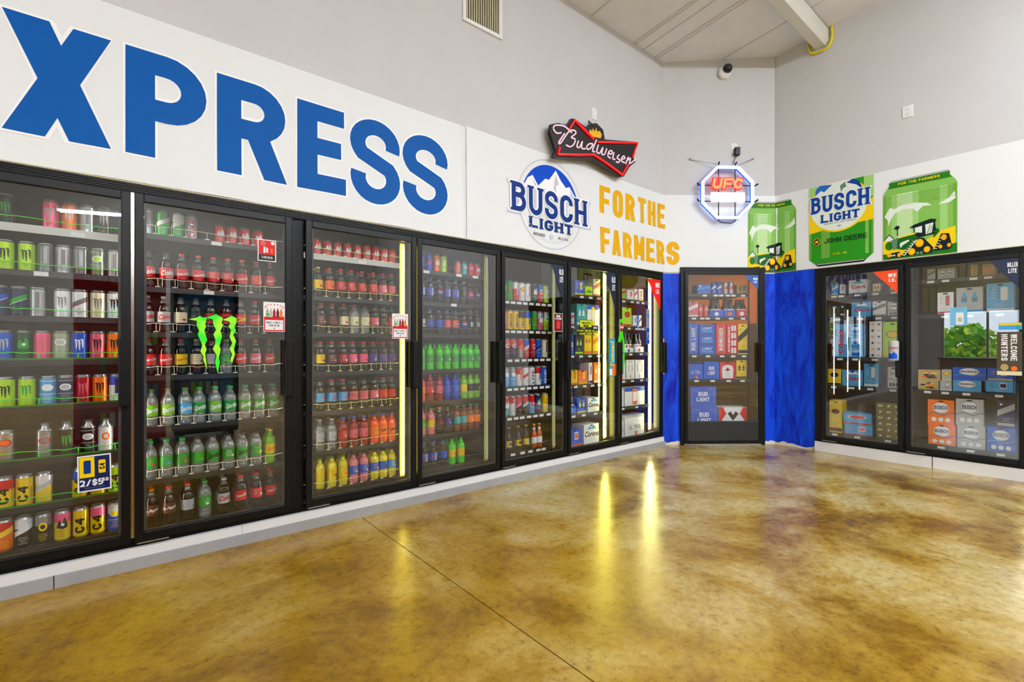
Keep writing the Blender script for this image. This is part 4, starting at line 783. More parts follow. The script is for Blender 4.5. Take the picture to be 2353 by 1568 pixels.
for d, sh, z, its in sorted(ROWS, key=lambda q: (q[0], q[1]) in STACK):
    wl = 'B' if d == 'B' else ('R' if d in (8, 9) else 'L'); rz = rot(wl)
    shw = SHW[d][min(SHI.get((d, sh), sh-1), len(SHW[d])-1)]; dw = DOORW[d]
    row = []
    its = sorted(its, key=lambda a: -a[0] if wl == 'R' else a[0]); last = -9
    boxes = len(its[0]) == 4
    rows2 = []; lastc = -9
    for it in its:
        if boxes:
            x, w_, h, k = it; x = -x if wl == 'R' else x
            x0 = max(x-w_/2, last+.004, XR[d][0]); x1 = max(x+w_/2, x0+.03); last = x1; x = (x0+x1)/2; w_ = x1-x0
            zz = z
            if (d, sh) in STACK:
                below = min(placed[STACK[(d, sh)]], key=lambda q: abs(q[0]-x)); zz = below[1]
            top = min([q-.03 for q in zs[d] if q > zz+.03 and not any(kk[0] == d for kk in STACK)]+[9])
            h = min(h, top-zz) if top < 9 else h
            if k.startswith('can|'):
                c = k.split('|')[1]; x = max(x, lastc+.0675); lastc = x; rows2.append((x, zz+.0005, 'c16|%s|-|lines|%s' % (c, {'blue': 'white', 'silver': 'red', 'rose': 'orange'}[c]), None)); placed.setdefault((d, sh), []).append((x, zz+.16)); continue
            rows2.append((x, zz+.0005, k, (w_, h))); placed.setdefault((d, sh), []).append((x, zz+.0005+h))
        else:
            x, k = it; r = .0335 if k[0] == 'c' else (.0305 if k.startswith('beer') else .0348)
            if k.startswith('c24'): r = .0368
            if k.startswith(('c16', 't16', 'c12')): r = .0342
            x = max(x, last+2*r) if last > -8 else max(x, XR[d][0]+r+.001)
            x = min(x, XR[d][1]-r-.001); last = x; rows2.append((x, z+.0005, k, None))
    placed.setdefault((d, sh), [])
    if not boxes:
        for i in range(len(rows2)-2, -1, -1):
            gap = .0738 if rows2[i][2].startswith('c24') else (.0697 if rows2[i][2].startswith('b|') else .0684)
            rows2[i] = (min(rows2[i][0], rows2[i+1][0]-gap), *rows2[i][1:])
    row_objs = []
    for x, zz, k, wh in rows2:
        if wh:
            D = .17 if wh[0] > .06 else .13
            if (d, sh) in ((7, 3), ('B', 2)) and k.startswith('x') and 'rose|-' not in k or (d, sh, k) == (6, 5, 'x|blue|-|skyblue') or ((d, sh) == (7, 3)):
                o, desc = make_carrier(k, wh[0], wh[1]*.8 if d != 'B' else wh[1]*.75, .135); nb = int((wh[0]-.004)/.0625)
                o.location = at(wl, x, FV, zz); o.rotation_euler = (0, 0, rz); o['label'] = desc.replace(' print', '')+f', {shw} shelf, {dw}'; o['group'] = f'carriers behind the {dw}'
                gl = 'beer|%s|%s|white|red' % ('brownglass', 'blue' if d != 'B' else ('red' if 'red' in k else 'blue'))
                for q in range(nb):
                    for rr in (0, 1):
                        b, bd = item(gl, at(wl, x+(q-(nb-1)/2)*.0625, FV+.0345+rr*.064, zz+.0022), rz)
                        tag(b, f"capped bottle in the {cw(k.split('|')[1])} carrier, {shw} shelf, {dw}", 'bottle', f"bottles in the {cw(k.split('|')[1])} carrier, {shw} shelf, {dw}")
                continue
            o, desc = make_box(k, wh[0], wh[1], D); o.location = at(wl, x, FV, zz); o.rotation_euler = (0, 0, rz); o['group'] = f'cartons behind the {dw}'
            row_objs.append((o, desc))
        else:
            o, desc = item(k, at(wl, x, FV+.036, zz), rz); o['group'] = ('cans' if 'can' in o.name else 'bottles')+f' behind the {dw}'
            row_objs.append((o, desc))
    ds = [q[1] for q in row_objs]
    up = (d, sh) in STACK
    low = (d, sh) in STACK.values()
    for i, (o, desc) in enumerate(row_objs):
        place = ''
        if ds.count(desc) > 1: place = f', {ORD[i]} from left'
        tail = f', {shw} shelf, {dw}'
        if up: tail = f', stacked on top, {shw} shelf, {dw}'; desc = desc.replace(' beer', '')
        elif low: tail = f', underneath, {shw} shelf, {dw}' if d == 9 else tail
        o['label'] = desc+place+tail
    # second rank of bottles, seen between the first
    if d in (3, 4) and not boxes and sh > 1 or (d, sh) in ((2, 6), (2, 7), (2, 5)):
        lim = 9
        for i, (x, zz, k, wh) in enumerate(rows2):
            o, desc = item(k, at(wl, x, FV+.036+.076, zz), rz); o['group'] = f'back rank of bottles behind the {dw}'
            o['label'] = desc.replace(' soda', '')+f', {ORD[i]} in back rank, {shw} shelf, {dw}'
    # the shelf
    if (d, sh) in STACK: continue
    x0, x1 = XR[d]
    if z > .16 or True:
        s = thing('cooler_shelf', f'dark wire shelf, {shw} in {dw}', 'shelf', at(wl, 0, 0, z), rz, f'shelves behind the {dw}')
        mb = MB(); n = 14
        mb.box(x0, x1, .105, .70, -.008, 0, M_wire) if z > .2 else mb.box(x0, x1, .105, .70, -.006, 0, M_wire)
        mb.build('shelf_deck', s)
        lipm = mat('lip_pale', (206, 206, 200), .4) if (d, sh) in ((1, 1), (3, 1)) else mat('lip_dark', (30, 31, 32), .4)
        zl = (-.030 if d in (5, 6, 7, 'B', 8, 9) or (d, sh) in ((1, 1), (3, 1)) else -.020) if z > .2 else -.006
        MB().box(x0, x1, .098, .105, zl, .010, lipm).build('front_lip', s)
        if not boxes:
            gm = {1: mat('guard_green', (60, 230, 20), .3, emit=(60, 255, 10), es=0), 2: M_clearw, 3: mat('guard_cream', (235, 222, 150), .3), 4: mat('guard_clear', (120, 124, 120), .3), 5: mat('guard_thin', (150, 150, 150), .3)}[d]
            xs_ = [q[0] for q in rows2]; zg = .058 if d != 1 else .048; pts = []
            if not (sh == NSH[d] and d in (2,)) and not (d == 1 and sh == 8):
                n = int((x1-x0)/.012)
                for i in range(n+1):
                    x = x0+(x1-x0)*i/n; ph = min([abs(x-q) for q in xs_]+[.04])/.04; pts.append((x, .115-.0*ph+.0-.010*(1-ph), zg-.006*(1-ph)+.004*math.sin(x*9)))
                mb = MB(); mb.tube(pts, .0014 if d in (4, 5) else .0022, gm, 5)
                if d in (2, 3):
                    for a, b in zip(xs_, xs_[1:]):
                        xm = (a+b)/2; mb.tube([(xm, .110, zg), (xm+.002, .108, .02), (xm+.001, .106, .010)], .0018, gm, 5); mb.box(xm-.012, xm+.012, .099, .105, .010, .016, gm)
                if d == 1 and sh > 3:
                    for q in range(5): xm = x0+.08+q*.15; mb.tube([(xm, .110, zg-.004), (xm, .108, .008)], .002, gm, 5)
                    mb.box(x0, x1, .099, .104, .010, .018, mat('guard_film', (30, 120, 16), .3))
                mb.build('bottle_guard', s)
        tx = [q[0] for q in rows2] if d in (5, 6, 7, 'B', 8, 9) else {(1, 1): [-.17], (1, 2): [-.31], (2, 1): [.46], (2, 2): [.42], (3, 1): [1.38], (4, 1): [1.91, 2.22, 2.39], (4, 2): [2.17]}.get((d, sh), [])
        for q in tx:
            a = max(x0, q-.027); zt = zl+.004 if z > .2 else -.004
            mb = MB(); mb.box(a, a+.054, .0955, .098, zt, zt+(.022 if z > .2 else .012), M_tagw); mb.polys(bars(.04, .008, 2, int(q*100)), lambda x, y: (x+a+.027, .0952, y+zt+(.011 if z > .2 else .006)), ink('grey')); mb.build('price_tag', s)
# posts that carry the shelves
for d, (x0, x1) in XR.items():
    wl = 'B' if d == 'B' else ('R' if d in (8, 9) else 'L')
    s = thing('shelf_upright', f'black slotted shelf uprights inside the {DOORW[d]}', 'shelf upright', at(wl, 0, 0, 0), rot(wl))
    for x in ((x0-.008, x0-.001), (x1+.001, x1+.008)): MB().box(x[0], x[1], .11, .14, .0 if d == 'B' else .136, 2.02, M_wire).build('upright_post', s)

# ------------------------------------------------------------------ banners
class Print:
    """flat printing in layers that is cut finely and laid on the folded banner"""
    def __init__(s): s.l = []
    def put(s, ps, m, layer): s.l += [(p, m, layer*16+i % 8) for i, p in enumerate(ps)]; return s
    def build(s, name, parent, base=.0075, step=.09):
        import bmesh
        bm = bmesh.new(); mats = []; ly = bm.faces.layers.int.new('layer')
        for p, m, l in s.l:
            if m not in mats: mats.append(m)
            try: f = bm.faces.new([bm.verts.new((a, 0, b)) for a, b in p])
            except ValueError: continue
            f.material_index = mats.index(m); f[ly] = l
        xs = [v.co.x for v in bm.verts]; x0, x1 = min(xs), max(xs); cuts = [W1, W2]+[x0+step*k for k in range(1, int((x1-x0)/step)+1)]
        for x in cuts:
            if x0 < x < x1: bmesh.ops.bisect_plane(bm, geom=bm.verts[:]+bm.edges[:]+bm.faces[:], plane_co=(x, 0, 0), plane_no=(1, 0, 0))
        zs_ = [v.co.z for v in bm.verts]; z0, z1 = min(zs_), max(zs_)
        if x0 < W1:
            for k in range(1, int((z1-z0)/.15)+1): bmesh.ops.bisect_plane(bm, geom=bm.verts[:]+bm.edges[:]+bm.faces[:], plane_co=(0, 0, z0+.15*k), plane_no=(0, 0, 1))
        lay = {}
        for f in bm.faces:
            for v in f.verts: lay[v.index] = 0
        bm.verts.index_update()
        done = {}
        for f in bm.faces:
            for v in f.verts: done[v.index] = f[ly]
        for v in bm.verts:
            f = wrap(0, base+.0011*(done.get(v.index, 0)//16)+.000012*(done.get(v.index, 0) % 16)); v.co = f(v.co.x, v.co.z)
        me = bpy.data.meshes.new(name); bm.to_mesh(me); bm.free()
        for m in mats: me.materials.append(m)
        o = bpy.data.objects.new(name, me); C.objects.link(o); o.parent = parent; return o
def banner_sheet(name, label, w0, w1, z0, z1, wl=0):
    o = thing(name, label, 'banner')
    xs = sorted(set([w0, w1]+[w0+(w1-w0)*k/int((w1-w0)/.06) for k in range(int((w1-w0)/.06)+1)]+[x for x in (W1, W2) if w0 < x < w1])); nz = 8
    mb = MB(); fr = wrap(0, .006); bk = wrap(0, .0025); vs = []
    for x in xs:
        for k in range(nz+1): vs.append(fr(x, z0+(z1-z0)*k/nz))
    fs = [(i*(nz+1)+k, (i+1)*(nz+1)+k, (i+1)*(nz+1)+k+1, i*(nz+1)+k+1) for i in range(len(xs)-1) for k in range(nz)]
    mb.add(vs, fs, M_banner, True)
    n = len(xs)
    for zz in (z0, z1):
        vs = [g(x, zz) for x in xs for g in (fr, bk)]; mb.add(vs, [(2*i, 2*i+2, 2*i+3, 2*i+1) for i in range(n-1)], M_banner)
    for x in (w0, w1): mb.add([g(x, zz) for g in (fr, bk) for zz in (z0, z1)], [(0, 1, 3, 2)], M_banner)
    mb.build('vinyl_sheet', o); return o
b1 = banner_sheet('lettered_banner', 'white vinyl banner with very large blue capital letters', -3.2, 2.222, 2.09, 3.015)
def outlined(ch, x0, x1, z0, z1, t):
    W, H = x1-x0, z1-z0; e = .011; p = Print()
    if ch == 'S':
        p.put(move(glyph('S', W+2*e, H+2*e, t+2*e), x0-e, z0-e), M_outline, 0)
    else: p.put(move(glyph(ch, W+2*e, H+2*e, t+2*e), x0-e, z0-e), M_outline, 0)
    p.put(move(glyph(ch, W, H, t), x0, z0), M_blue, 1); return p.build('letter', b1)
for ch, x0, x1 in (('E', -.86, -.53), ('X', -.435, -.035), ('P', .024, .397), ('R', .447, .836), ('E', .898, 1.215), ('S', 1.247, 1.625), ('S', 1.648, 2.043)):
    outlined(ch, x0, x1, 2.24 if ch != 'S' else 2.232, 2.82 if ch != 'S' else 2.828, .128 if ch != 'S' else .110)
b2 = banner_sheet('beer_banner', 'white vinyl banner with round blue emblem, gold slogan and green cans', 2.226, W2+3.4-.84, 2.0895, 3.025)
cx, cz_ = 3.2, 2.55
lg = mat('print_grey', (196, 198, 212), .4); p = Print()
ringp = lambda r0, r1, a0=0, a1=360, n=40: [[(cx+r*math.cos(math.radians(a)), cz_+r*math.sin(math.radians(a))) for r, a in ((r0, a0+(a1-a0)*i/n), (r1, a0+(a1-a0)*i/n), (r1, a0+(a1-a0)*(i+1)/n), (r0, a0+(a1-a0)*(i+1)/n))] for i in range(n)]
p.put(ringp(.418, .428), lg, 1)
p.put(fill([(cx+.375*math.cos(math.radians(a)), cz_+.375*math.sin(math.radians(a))) for a in range(22, 159, 4)]), mat('sky_blue_print', (2, 72, 200), .5, spec=.15), 1)
p.put(fill([(cx-.36, cz_+.10), (cx-.30, cz_+.20), (cx-.24, cz_+.235), (cx-.17, cz_+.15), (cx-.08, cz_+.235), (cx-.03, cz_+.235), (cx+.06, cz_+.345), (cx+.13, cz_+.26), (cx+.20, cz_+.205), (cx+.25, cz_+.225), (cx+.30, cz_+.17), (cx+.36, cz_+.10)]), M_outline, 2)
p.put(fill([(cx+.06, cz_+.30), (cx+.10, cz_+.22), (cx+.06, cz_+.19), (cx+.07, cz_+.12), (cx+.03, cz_+.16), (cx+.04, cz_+.23)])+fill([(cx-.24, cz_+.21), (cx-.17, cz_+.12), (cx-.22, cz_+.15)])+fill([(cx+.25, cz_+.2), (cx+.33, cz_+.11), (cx+.27, cz_+.13)]), lg, 3)
p.put(move(text2('BUSCH', .262, .185, .64, .13, width=.99, serif=True), cx, 2.548), mat('deep_blue_print', (4, 48, 124), .5, spec=.15), 4)
p.put(move(text2('BUSCH', .286, .26, .64, .11, width=1.03, serif=True), cx, 2.548), M_outline, 3)
p.put(move(text2('BUSCH', .30, .30, .64, .09, width=1.05, serif=True), cx+.006, 2.542), lg, 2)
p.put(move(text2('LIGHT', .098, .24, .78, .16, width=.575, serif=True), cx, 2.347), mat('deep_blue_print'), 4)
p.put(move(text2('BREWED', .026, .16, .8, .22, width=.15), cx-.16, 2.243)+move(text2('IN U.S.A.', .026, .16, .8, .22, width=.15), cx+.16, 2.243), ink('navy'), 4)
p.put(move(disc(.022, .028, 10), cx, 2.243)+[q for a in range(215, 326, 4) for q in move(box2(-.006, -.004, .006, .004), cx+.36*math.cos(math.radians(a)), cz_+.36*math.sin(math.radians(a)))], lg, 4)
p.build('round_emblem', b2)
p = Print()
for s_, x0, x1, z in (('FOR', 3.904, 4.52, 2.605), ('THE', 4.575, 5.105, 2.612)): p.put(move(text2(s_, .29, .215, .52, .13, width=x1-x0), (x0+x1)/2, z+.145), M_gold, 1); p.build('slogan_word', b2); p = Print()
p.put(move(text2('FARMERS', .275, .215, .52, .12, width=1.375), (3.904+5.279)/2, 2.18+.138), M_gold, 1); p.build('slogan_word', b2)
G = {k: mat('print_'+k, v, .45, spec=.15) for k, v in dict(g1=(128, 184, 84), g2=(156, 204, 118), g3=(188, 220, 160), g4=(104, 162, 58), dg=(32, 112, 20), mg=(40, 140, 22), wh=(226, 236, 226), yl=(242, 206, 10), bk=(16, 28, 34), gr=(96, 128, 110), wl=(244, 170, 6), rim=(170, 176, 176), sk=(40, 100, 190), bl=(8, 60, 150), tr=(14, 92, 20)).items()}
def sc(ps, x0, z0, k): return [[(a*k+x0, b*k+z0) for a, b in q] for q in ps]
def tractor(P, x0, z0, k, L):
    A = lambda ps, m, l: P.put(sc(ps, x0, z0, k), G[m], L+l)
    A(fill([(.0, .02), (.0, .33), (.08, .36), (.16, .30), (.6, .26), (.8, .40), (.98, .44), (.98, .02)]), 'yl', 0)
    A(fill([(.0, .0), (.0, .10), (.3, .06), (.7, .09), (1, .16), (1, .0)]), 'dg', 1); A(move(disc(.06, .08, 12), .09, .24), 'dg', 1)
    A(fill([(.03, .36), (.09, .43), (.15, .37), (.14, .33), (.04, .33)]), 'wh', 1); A(stroke([(.03, .36), (.09, .44), (.16, .36)], .012), 'bk', 2)
    A(stroke([(.21, .40), (.21, .54)], .012)+move(disc(.035, .035, 12), .205, .55)+fill([(.14, .54), (.18, .56), (.18, .54)]), 'bk', 1)
    A(fill([(.14, .30), (.20, .37), (.46, .42), (.52, .36), (.52, .2), (.3, .14), (.18, .18)]), 'tr', 2); A(fill([(.2, .37), (.46, .42), (.47, .395), (.22, .355)]), 'yl', 3)
    A(fill([(.12, .34), (.21, .36), (.20, .18), (.15, .16)]), 'gr', 3); A(fill([(.25, .27), (.36, .31), (.38, .29), (.28, .22), (.26, .18), (.24, .22)]), 'wh', 3)
    A(fill([(.38, .52), (.44, .56), (.66, .62), (.74, .60), (.72, .54), (.44, .50)]), 'bk', 3); A(fill([(.43, .52), (.45, .37), (.52, .33), (.74, .36), (.72, .56)]), 'bk', 2)
    A(fill([(.45, .50), (.455, .42), (.55, .40), (.55, .52)]), 'wh', 4); A(fill([(.59, .53), (.60, .36), (.68, .38), (.70, .55)]), 'wh', 4); A(stroke([(.62, .37), (.66, .52)], .01)+stroke([(.65, .38), (.69, .5)], .008), 'gr', 5)
    A(fill([(.70, .28), (.78, .38), (.76, .44), (.70, .42)]), 'tr', 2)
    A(fill([(.26, .03), (.44, .28), (.50, .32), (.57, .31), (.70, .12), (.68, .03)]), 'bk', 4); A(fill([(.70, .06), (.80, .34), (.90, .33), (.94, .10), (.90, .06)]), 'bk', 2)
    for i in range(7): A(stroke([(.275+i*.024, .055+i*.036), (.315+i*.022, .045+i*.036), (.335+i*.024, .075+i*.036)], .014), 'wh', 5)
    for i in range(5): A(stroke([(.715+i*.016, .10+i*.042), (.745+i*.016, .09+i*.042)], .012), 'wh', 3)
    for x, z, r in ((.41, .09, .062), (.615, .10, .055), (.515, .225, .072)): A(move(disc(r*.82, r, 14), x, z), 'wl', 6); A(move(disc(r*.5, r*.62, 12), x, z), 'yl', 7)
    for x, z, r in ((.835, .27, .05), (.79, .12, .035), (.90, .13, .035), (.09, .07, .04), (.235, .06, .038)): A(move(disc(r*.75, r, 12), x, z), 'wl', 5)
    for x in (.49, .54): A(move(disc(.022, .026, 10), x, .055), 'gr', 5)
    for x in (.13, .165): A(move(disc(.014, .018, 8), x, .06), 'wh', 5)
    A(fill([(.06, .02), (.08, .10), (.24, .12), (.28, .02)]), 'bk', 2)
def can_a(w0, w1, z0, z1):
    k = w1-w0; H = (z1-z0)/k; P = Print(); A = lambda ps, m, l: P.put(sc(ps, w0, z0, k), G[m], l)
    out = lambda a, b: fill([(a, 0), (b, 0), (b, H-.24 if b > .9 else H-.20), (min(b, .91), H-.04), (max(a, .09), H-.04), (a, H-.24 if a < .1 else H-.20)])
    A(fill([(0, 0), (1, 0), (1, H-.24), (.965, H-.17), (.91, H-.10), (.91, H-.03), (.09, H-.03), (.09, H-.10), (.035, H-.17), (0, H-.24)]), 'g1', 0)
    for a, b, m in ((.0, .05, 'g4'), (.12, .2, 'g2'), (.2, .42, 'g3'), (.42, .5, 'g2'), (.78, .88, 'g2'), (.95, 1.0, 'g4')): A(box2(a, .3, b, H-.26), m, 1)
    A(fill([(.09, H-.035), (.91, H-.035), (.91, H-.10), (.94, H-.14), (.06, H-.14), (.09, H-.10)]), 'dg', 2)
    A(sc(text2('FOR THE FARMERS', .042, .2, .8, .2, width=.56), .5, H-.085, 1), 'yl', 3); A(fill([(.1, H-.035), (.9, H-.035), (.88, H-.005), (.12, H-.005)]), 'rim', 2)
    A(fill([(.02, H*.55), (.1, H*.66), (.16, H*.63), (.3, H*.68), (.45, H*.67), (.62, H*.64), (.68, H*.60), (.56, H*.61), (.48, H*.55), (.42, H*.60), (.3, H*.61), (.18, H*.58), (.12, H*.52), (.08, H*.42), (.07, H*.5)]), 'wh', 2)
    A(fill([(.76, H*.60), (.9, H*.66), (.97, H*.73), (.98, H*.64), (.9, H*.60)]), 'wh', 2)
    for i in range(6): A(box2(.03, H-.30-i*.035, .97, H-.294-i*.035), 'g4', 2)
    tractor(P, w0, z0, k, 3)
    return P.build('green_can_print', b2)
can_a(6.121, 6.694, 2.094, 2.955); can_a(7.526, 8.098, 2.096, 2.905)
k = .612; P = Print(); w0, z0 = 6.832, 2.105; A = lambda ps, m, l: P.put(sc(ps, w0, z0, k), G[m], l)
HH = (3.02-z0)/k
A(fill([(0, .14), (.06, .08), (.12, .03), (.88, .03), (.94, .08), (1, .14), (1, HH), (0, HH)]), 'mg', 0); A(fill([(.1, .05), (.9, .05), (.86, 0), (.14, 0)]), 'bk', 1); A(box2(.13, .028, .87, .045), 'rim', 2)
for a, b, m in ((0, .04, 'g4'), (.2, .34, 'g4'), (.88, .93, 'g1'), (.97, 1, 'g4')): A(box2(a, .14, b, HH), m, 1)
A(fill([(0, .62), (.25, .66), (.25, .95), (0, .98)]), 'yl', 2); A(fill([(.75, .70), (1, .72), (1, 1.1), (.75, .98)]), 'yl', 2); A(box2(0, 1.1, .16, HH)+box2(.86, 1.12, 1, HH), 'g2', 2)
cc = lambda r, n=48: [(.47+r*math.cos(2*PI*i/n), 1.07+min(r*math.sin(2*PI*i/n), HH-1.07)) for i in range(n)]
A(fill(cc(.475)), 'yl', 3); A(fill(cc(.445)), 'wh', 4)
A(fill([(.10, 1.32), (.2, 1.40), (.25, 1.36), (.38, 1.47), (.3, 1.48), (.18, HH), (.12, 1.44)]), 'sk', 5); A(fill([(.6, 1.45), (.75, 1.38), (.84, 1.28), (.80, 1.42), (.7, HH-.002)]), 'bl', 5); A(fill([(.5, 1.42), (.52, 1.30), (.55, 1.36), (.6, 1.38), (.58, 1.47)]), 'gr', 5)
A(sc(text2('BUSCH', .30, .20, .62, .12, width=.90, serif=True), .49, 1.14, 1), 'bl', 7); A(sc(text2('BUSCH', .33, .29, .62, .09, width=.94, serif=True), .49, 1.14, 1), 'wh', 6)
A(sc(text2('LIGHT', .15, .25, .8, .14, width=.60, serif=True), .50, .87, 1), 'bl', 6); A(sc(text2('BREWED FOR THE FARMERS', .022, .15, .9, .2, width=.5), .5, .765, 1), 'gr', 6); A(move(disc(.03, .02, 10), .49, .70), 'rim', 6)
A(sc(text2('JOHN DEERE', .085, .17, .85, .15, width=.66), .58, .455, 1), 'bk', 5); A(move(disc(.06, .068, 16), .13, .46), 'wl', 5); A(move(disc(.05, .058, 16), .13, .46), 'bk', 6)
A(move(fill([(-.035, -.03), (-.02, .0), (-.03, .03), (.0, .02), (.03, .035), (.02, .0), (.035, -.03), (.0, -.012)]), .13, .455), 'yl', 7); A(sc(text2('12 FL. OZ.', .035, .2, .9, .2, width=.24), .5, .20, 1), 'yl', 5)
P.build('green_can_print', b2)

# ------------------------------------------------------------------ signs on the upper walls
# bow-tie neon on the left wall; points on the plane 8 cm in front of it
SC = (3.88, 3.265)
o = thing('neon_sign', 'red and white script bow-tie neon sign above the banner', 'neon sign', at('L', SC[0], -.02, SC[1]), 0)
bow = [(-.56, -.12), (-.40, .205), (.10, .115), (.62, .165), (.47, -.225), (-.02, -.07)]
bow = [(-.55, -.175), (-.365, .195), (.02, .065), (.60, .235), (.44, -.20), (-.02, -.085)]
def L2(px, py):
    a = (px-1176.5)/1100; dy = -.634*a+.7734; t = (3.32-.09)/dy; return (t*(.7734*a+.634)-SC[0], 1.2-(py-795)/1100*t-SC[1])
zz = lambda x, y: L2(1130+x/3.919, 240+y/3.919)
bow = [zz(575, 455), zz(735, 148), zz(918, 318), zz(1300, 350), zz(1175, 640), zz(915, 460)]
back = [zz(*q) for q in ((545, 470), (575, 420), (520, 250), (530, 180), (600, 168), (670, 200), (712, 128), (745, 132), (850, 210), (880, 175), (940, 170), (1000, 230), (1015, 318), (1290, 338), (1312, 370), (1265, 465), (1290, 520), (1240, 560), (1185, 650), (1150, 655), (905, 500), (570, 482))]
mb = MB(); n = len(back); k = len(mb.v)
mb.add([(x, -.045, z) for x, z in back]+[(x, -.075, z) for x, z in back], [(i, (i+1) % n, n+(i+1) % n, n+i) for i in range(n)], M_frame2)
for y in (-.075, -.045): mb.polys(fill(back), lambda x, z: (x, y, z), mat('sign_black', (12, 10, 12), .35))
mb.build('backing_panel', o)
R_N = emi('neon_red', (255, 10, 14), 1.25); W_N = emi('neon_white', (255, 214, 226), 1.0)
def shrink(P, d):
    gx = sum(p[0] for p in P)/len(P); gz = sum(p[1] for p in P)/len(P); return [(x+(gx-x)*d, z+(gz-z)*d) for x, z in P]
bw = [zz(*q) for q in ((590, 455), (735, 150), (905, 318))]; MB().tube([(x, -.09, z) for x, z in [zz(600, 392), zz(585, 455)]+[zz(760, 460), zz(905, 458), zz(1030, 540), zz(1165, 640), zz(1215, 545)]], .011, R_N, 8).build('red_tube', o)
MB().tube([(x, -.09, z) for x, z in [zz(690, 222), zz(735, 148), zz(905, 318)]], .011, R_N, 8).build('red_tube', o)
MB().tube([(x, -.09, z) for x, z in [zz(945, 345), zz(1120, 348), zz(1300, 352), zz(1258, 478)]], .011, R_N, 8).build('red_tube', o)
scr = [[(610, 262), (570, 265), (540, 225), (560, 195), (640, 205), (705, 262)], [(640, 270), (590, 345), (600, 360), (630, 320), (670, 262), (700, 240), (735, 245), (740, 270), (700, 305), (735, 320), (725, 365), (690, 388), (655, 372)],
       [(765, 335), (752, 385), (775, 392), (800, 340)], [(800, 340), (795, 400), (830, 405)], [(893, 362), (862, 362), (840, 388), (852, 412), (880, 395), (896, 364)], [(928, 325), (900, 395), (893, 425), (912, 434)],
       [(945, 370), (930, 430), (955, 445), (985, 395), (975, 450), (1000, 455), (1020, 405)], [(1035, 440), (1060, 455), (1070, 430), (1045, 425), (1030, 470), (1055, 490)], [(1085, 440), (1075, 495), (1095, 500)], [(1132, 460), (1112, 488), (1138, 505), (1125, 528), (1105, 522)], [(1160, 500), (1185, 490), (1170, 470), (1150, 510), (1180, 530)], [(1215, 480), (1190, 540)], [(1205, 510), (1235, 490), (1225, 540), (1280, 500)]]
mb = MB()
for c in scr: mb.tube([(x, -.092, z) for x, z in catmull([zz(*q) for q in c], 4)], .0068, W_N, 6)
mb.build('white_script_tube', o)
mb = MB(); cr = [zz(*q) for q in ((885, 290), (870, 245), (885, 225), (895, 250), (905, 215), (920, 248), (935, 212), (945, 250), (965, 240), (985, 275), (975, 308))]; mb.polys(fill(cr), lambda x, z: (x, -.079, z), mat('gold_print', (232, 180, 10), .4)); mb.build('gold_crown', o)
mb = MB()
for q in ((780, 110), (1025, 225)):
    x, z = zz(*q); mb.tube([(x, .018, z), (x, -.03, z-.12), (x+.02, -.05, z-.14)], .004, M_wire, 6)
x, z = zz(905, 150); mb.tube([(x, -.03, z-.06), (x, -.02, z+.02), (x+.06, -.02, z), (x+.11, -.03, z-.07), (x+.12, -.04, z-.1)], .006, M_wire, 6)
mb.build('hanging_chain', o)
def outlet(wl, x, z, label, w_=.075, h=.12):
    o = thing('wall_outlet', label, 'outlet', at(wl, x, 0, z), rot(wl)); bevel(MB().box(-w_/2, w_/2, -.006, 0, -h/2, h/2, M_white).build('cover_plate', o), .002)
    mb = MB()
    for dz in (-.025, .025):
        mb.box(-.016, .016, -.008, -.006, dz-.014, dz+.014, M_white)
        for dx in (-.006, .006): mb.box(dx-.001, dx+.001, -.0085, -.008, dz-.004, dz+.006, M_frame2)
    mb.build('socket_face', o); return o
outlet('L', 3.83, 3.62, 'white wall outlet just above the script neon sign')
outlet('R', 2.11, 3.575, 'white wall outlet alone on the upper wall over the green can prints', .085)
outlet('B', .875, 3.60, 'white wall outlet with a black adapter over the octagon sign')
o = thing('power_adapter', 'black plug-in power adapter above the octagon neon sign', 'adapter', at('B', .893, -.009, 3.555), rot('B')); bevel(MB().box(-.03, .03, -.05, 0, -.055, .04, M_frame2).build('adapter_body', o), .006, 2)
MB().tube([(0, -.02, -.05), (-.02, -.01, -.09), (-.045, -.02, -.16)], .004, M_frame2, 6).build('power_cord', o)
# octagon neon on the corner wall
o = thing('neon_sign', 'octagonal blue-white neon sign with red letters on the corner wall', 'neon sign', at('B', .746, -.09, 3.03), rot('B'))
oc = lambda r: [(r*math.cos(PI/8+k*PI/4)/math.cos(PI/8), r*math.sin(PI/8+k*PI/4)/math.cos(PI/8)) for k in range(8)]
NB = emi('neon_ice', (226, 240, 255), 2.4); NBL = emi('neon_blue_side', (20, 110, 255), 1.1)
def ringbar(mb, r0, r1, y0, y1, m):
    a, b = oc(r0), oc(r1)
    for y in (y0, y1): mb.add([(x, y, z) for x, z in a]+[(x, y, z) for x, z in b], [(i, (i+1) % 8, 8+(i+1) % 8, 8+i) for i in range(8)], m)
    for q in (a, b): mb.add([(x, y0, z) for x, z in q]+[(x, y1, z) for x, z in q], [(i, (i+1) % 8, 8+(i+1) % 8, 8+i) for i in range(8)], m)
mb = MB(); ringbar(mb, .285, .315, -.022, -.002, NB); mb.build('octagon_tube', o); mb = MB(); ringbar(mb, .282, .318, 0, .024, NBL); mb.build('octagon_back', o)
mb = MB()
for x in (-.10, .10): mb.tube([(x, .012, -.335), (x, .012, .345)], .006, M_frame2, 6)
for z in (-.10, .09): mb.tube([(-.345, .012, z), (.345, .012, z)], .006, M_frame2, 6)
for x, z in ((-.10, .345), (.10, .345), (-.345, .09), (.345, .09), (-.345, -.10), (.345, -.10)): mb.tube([(x, .01, z), (x*1.06, -.02, z+.015)], .009, M_frame2, 6)
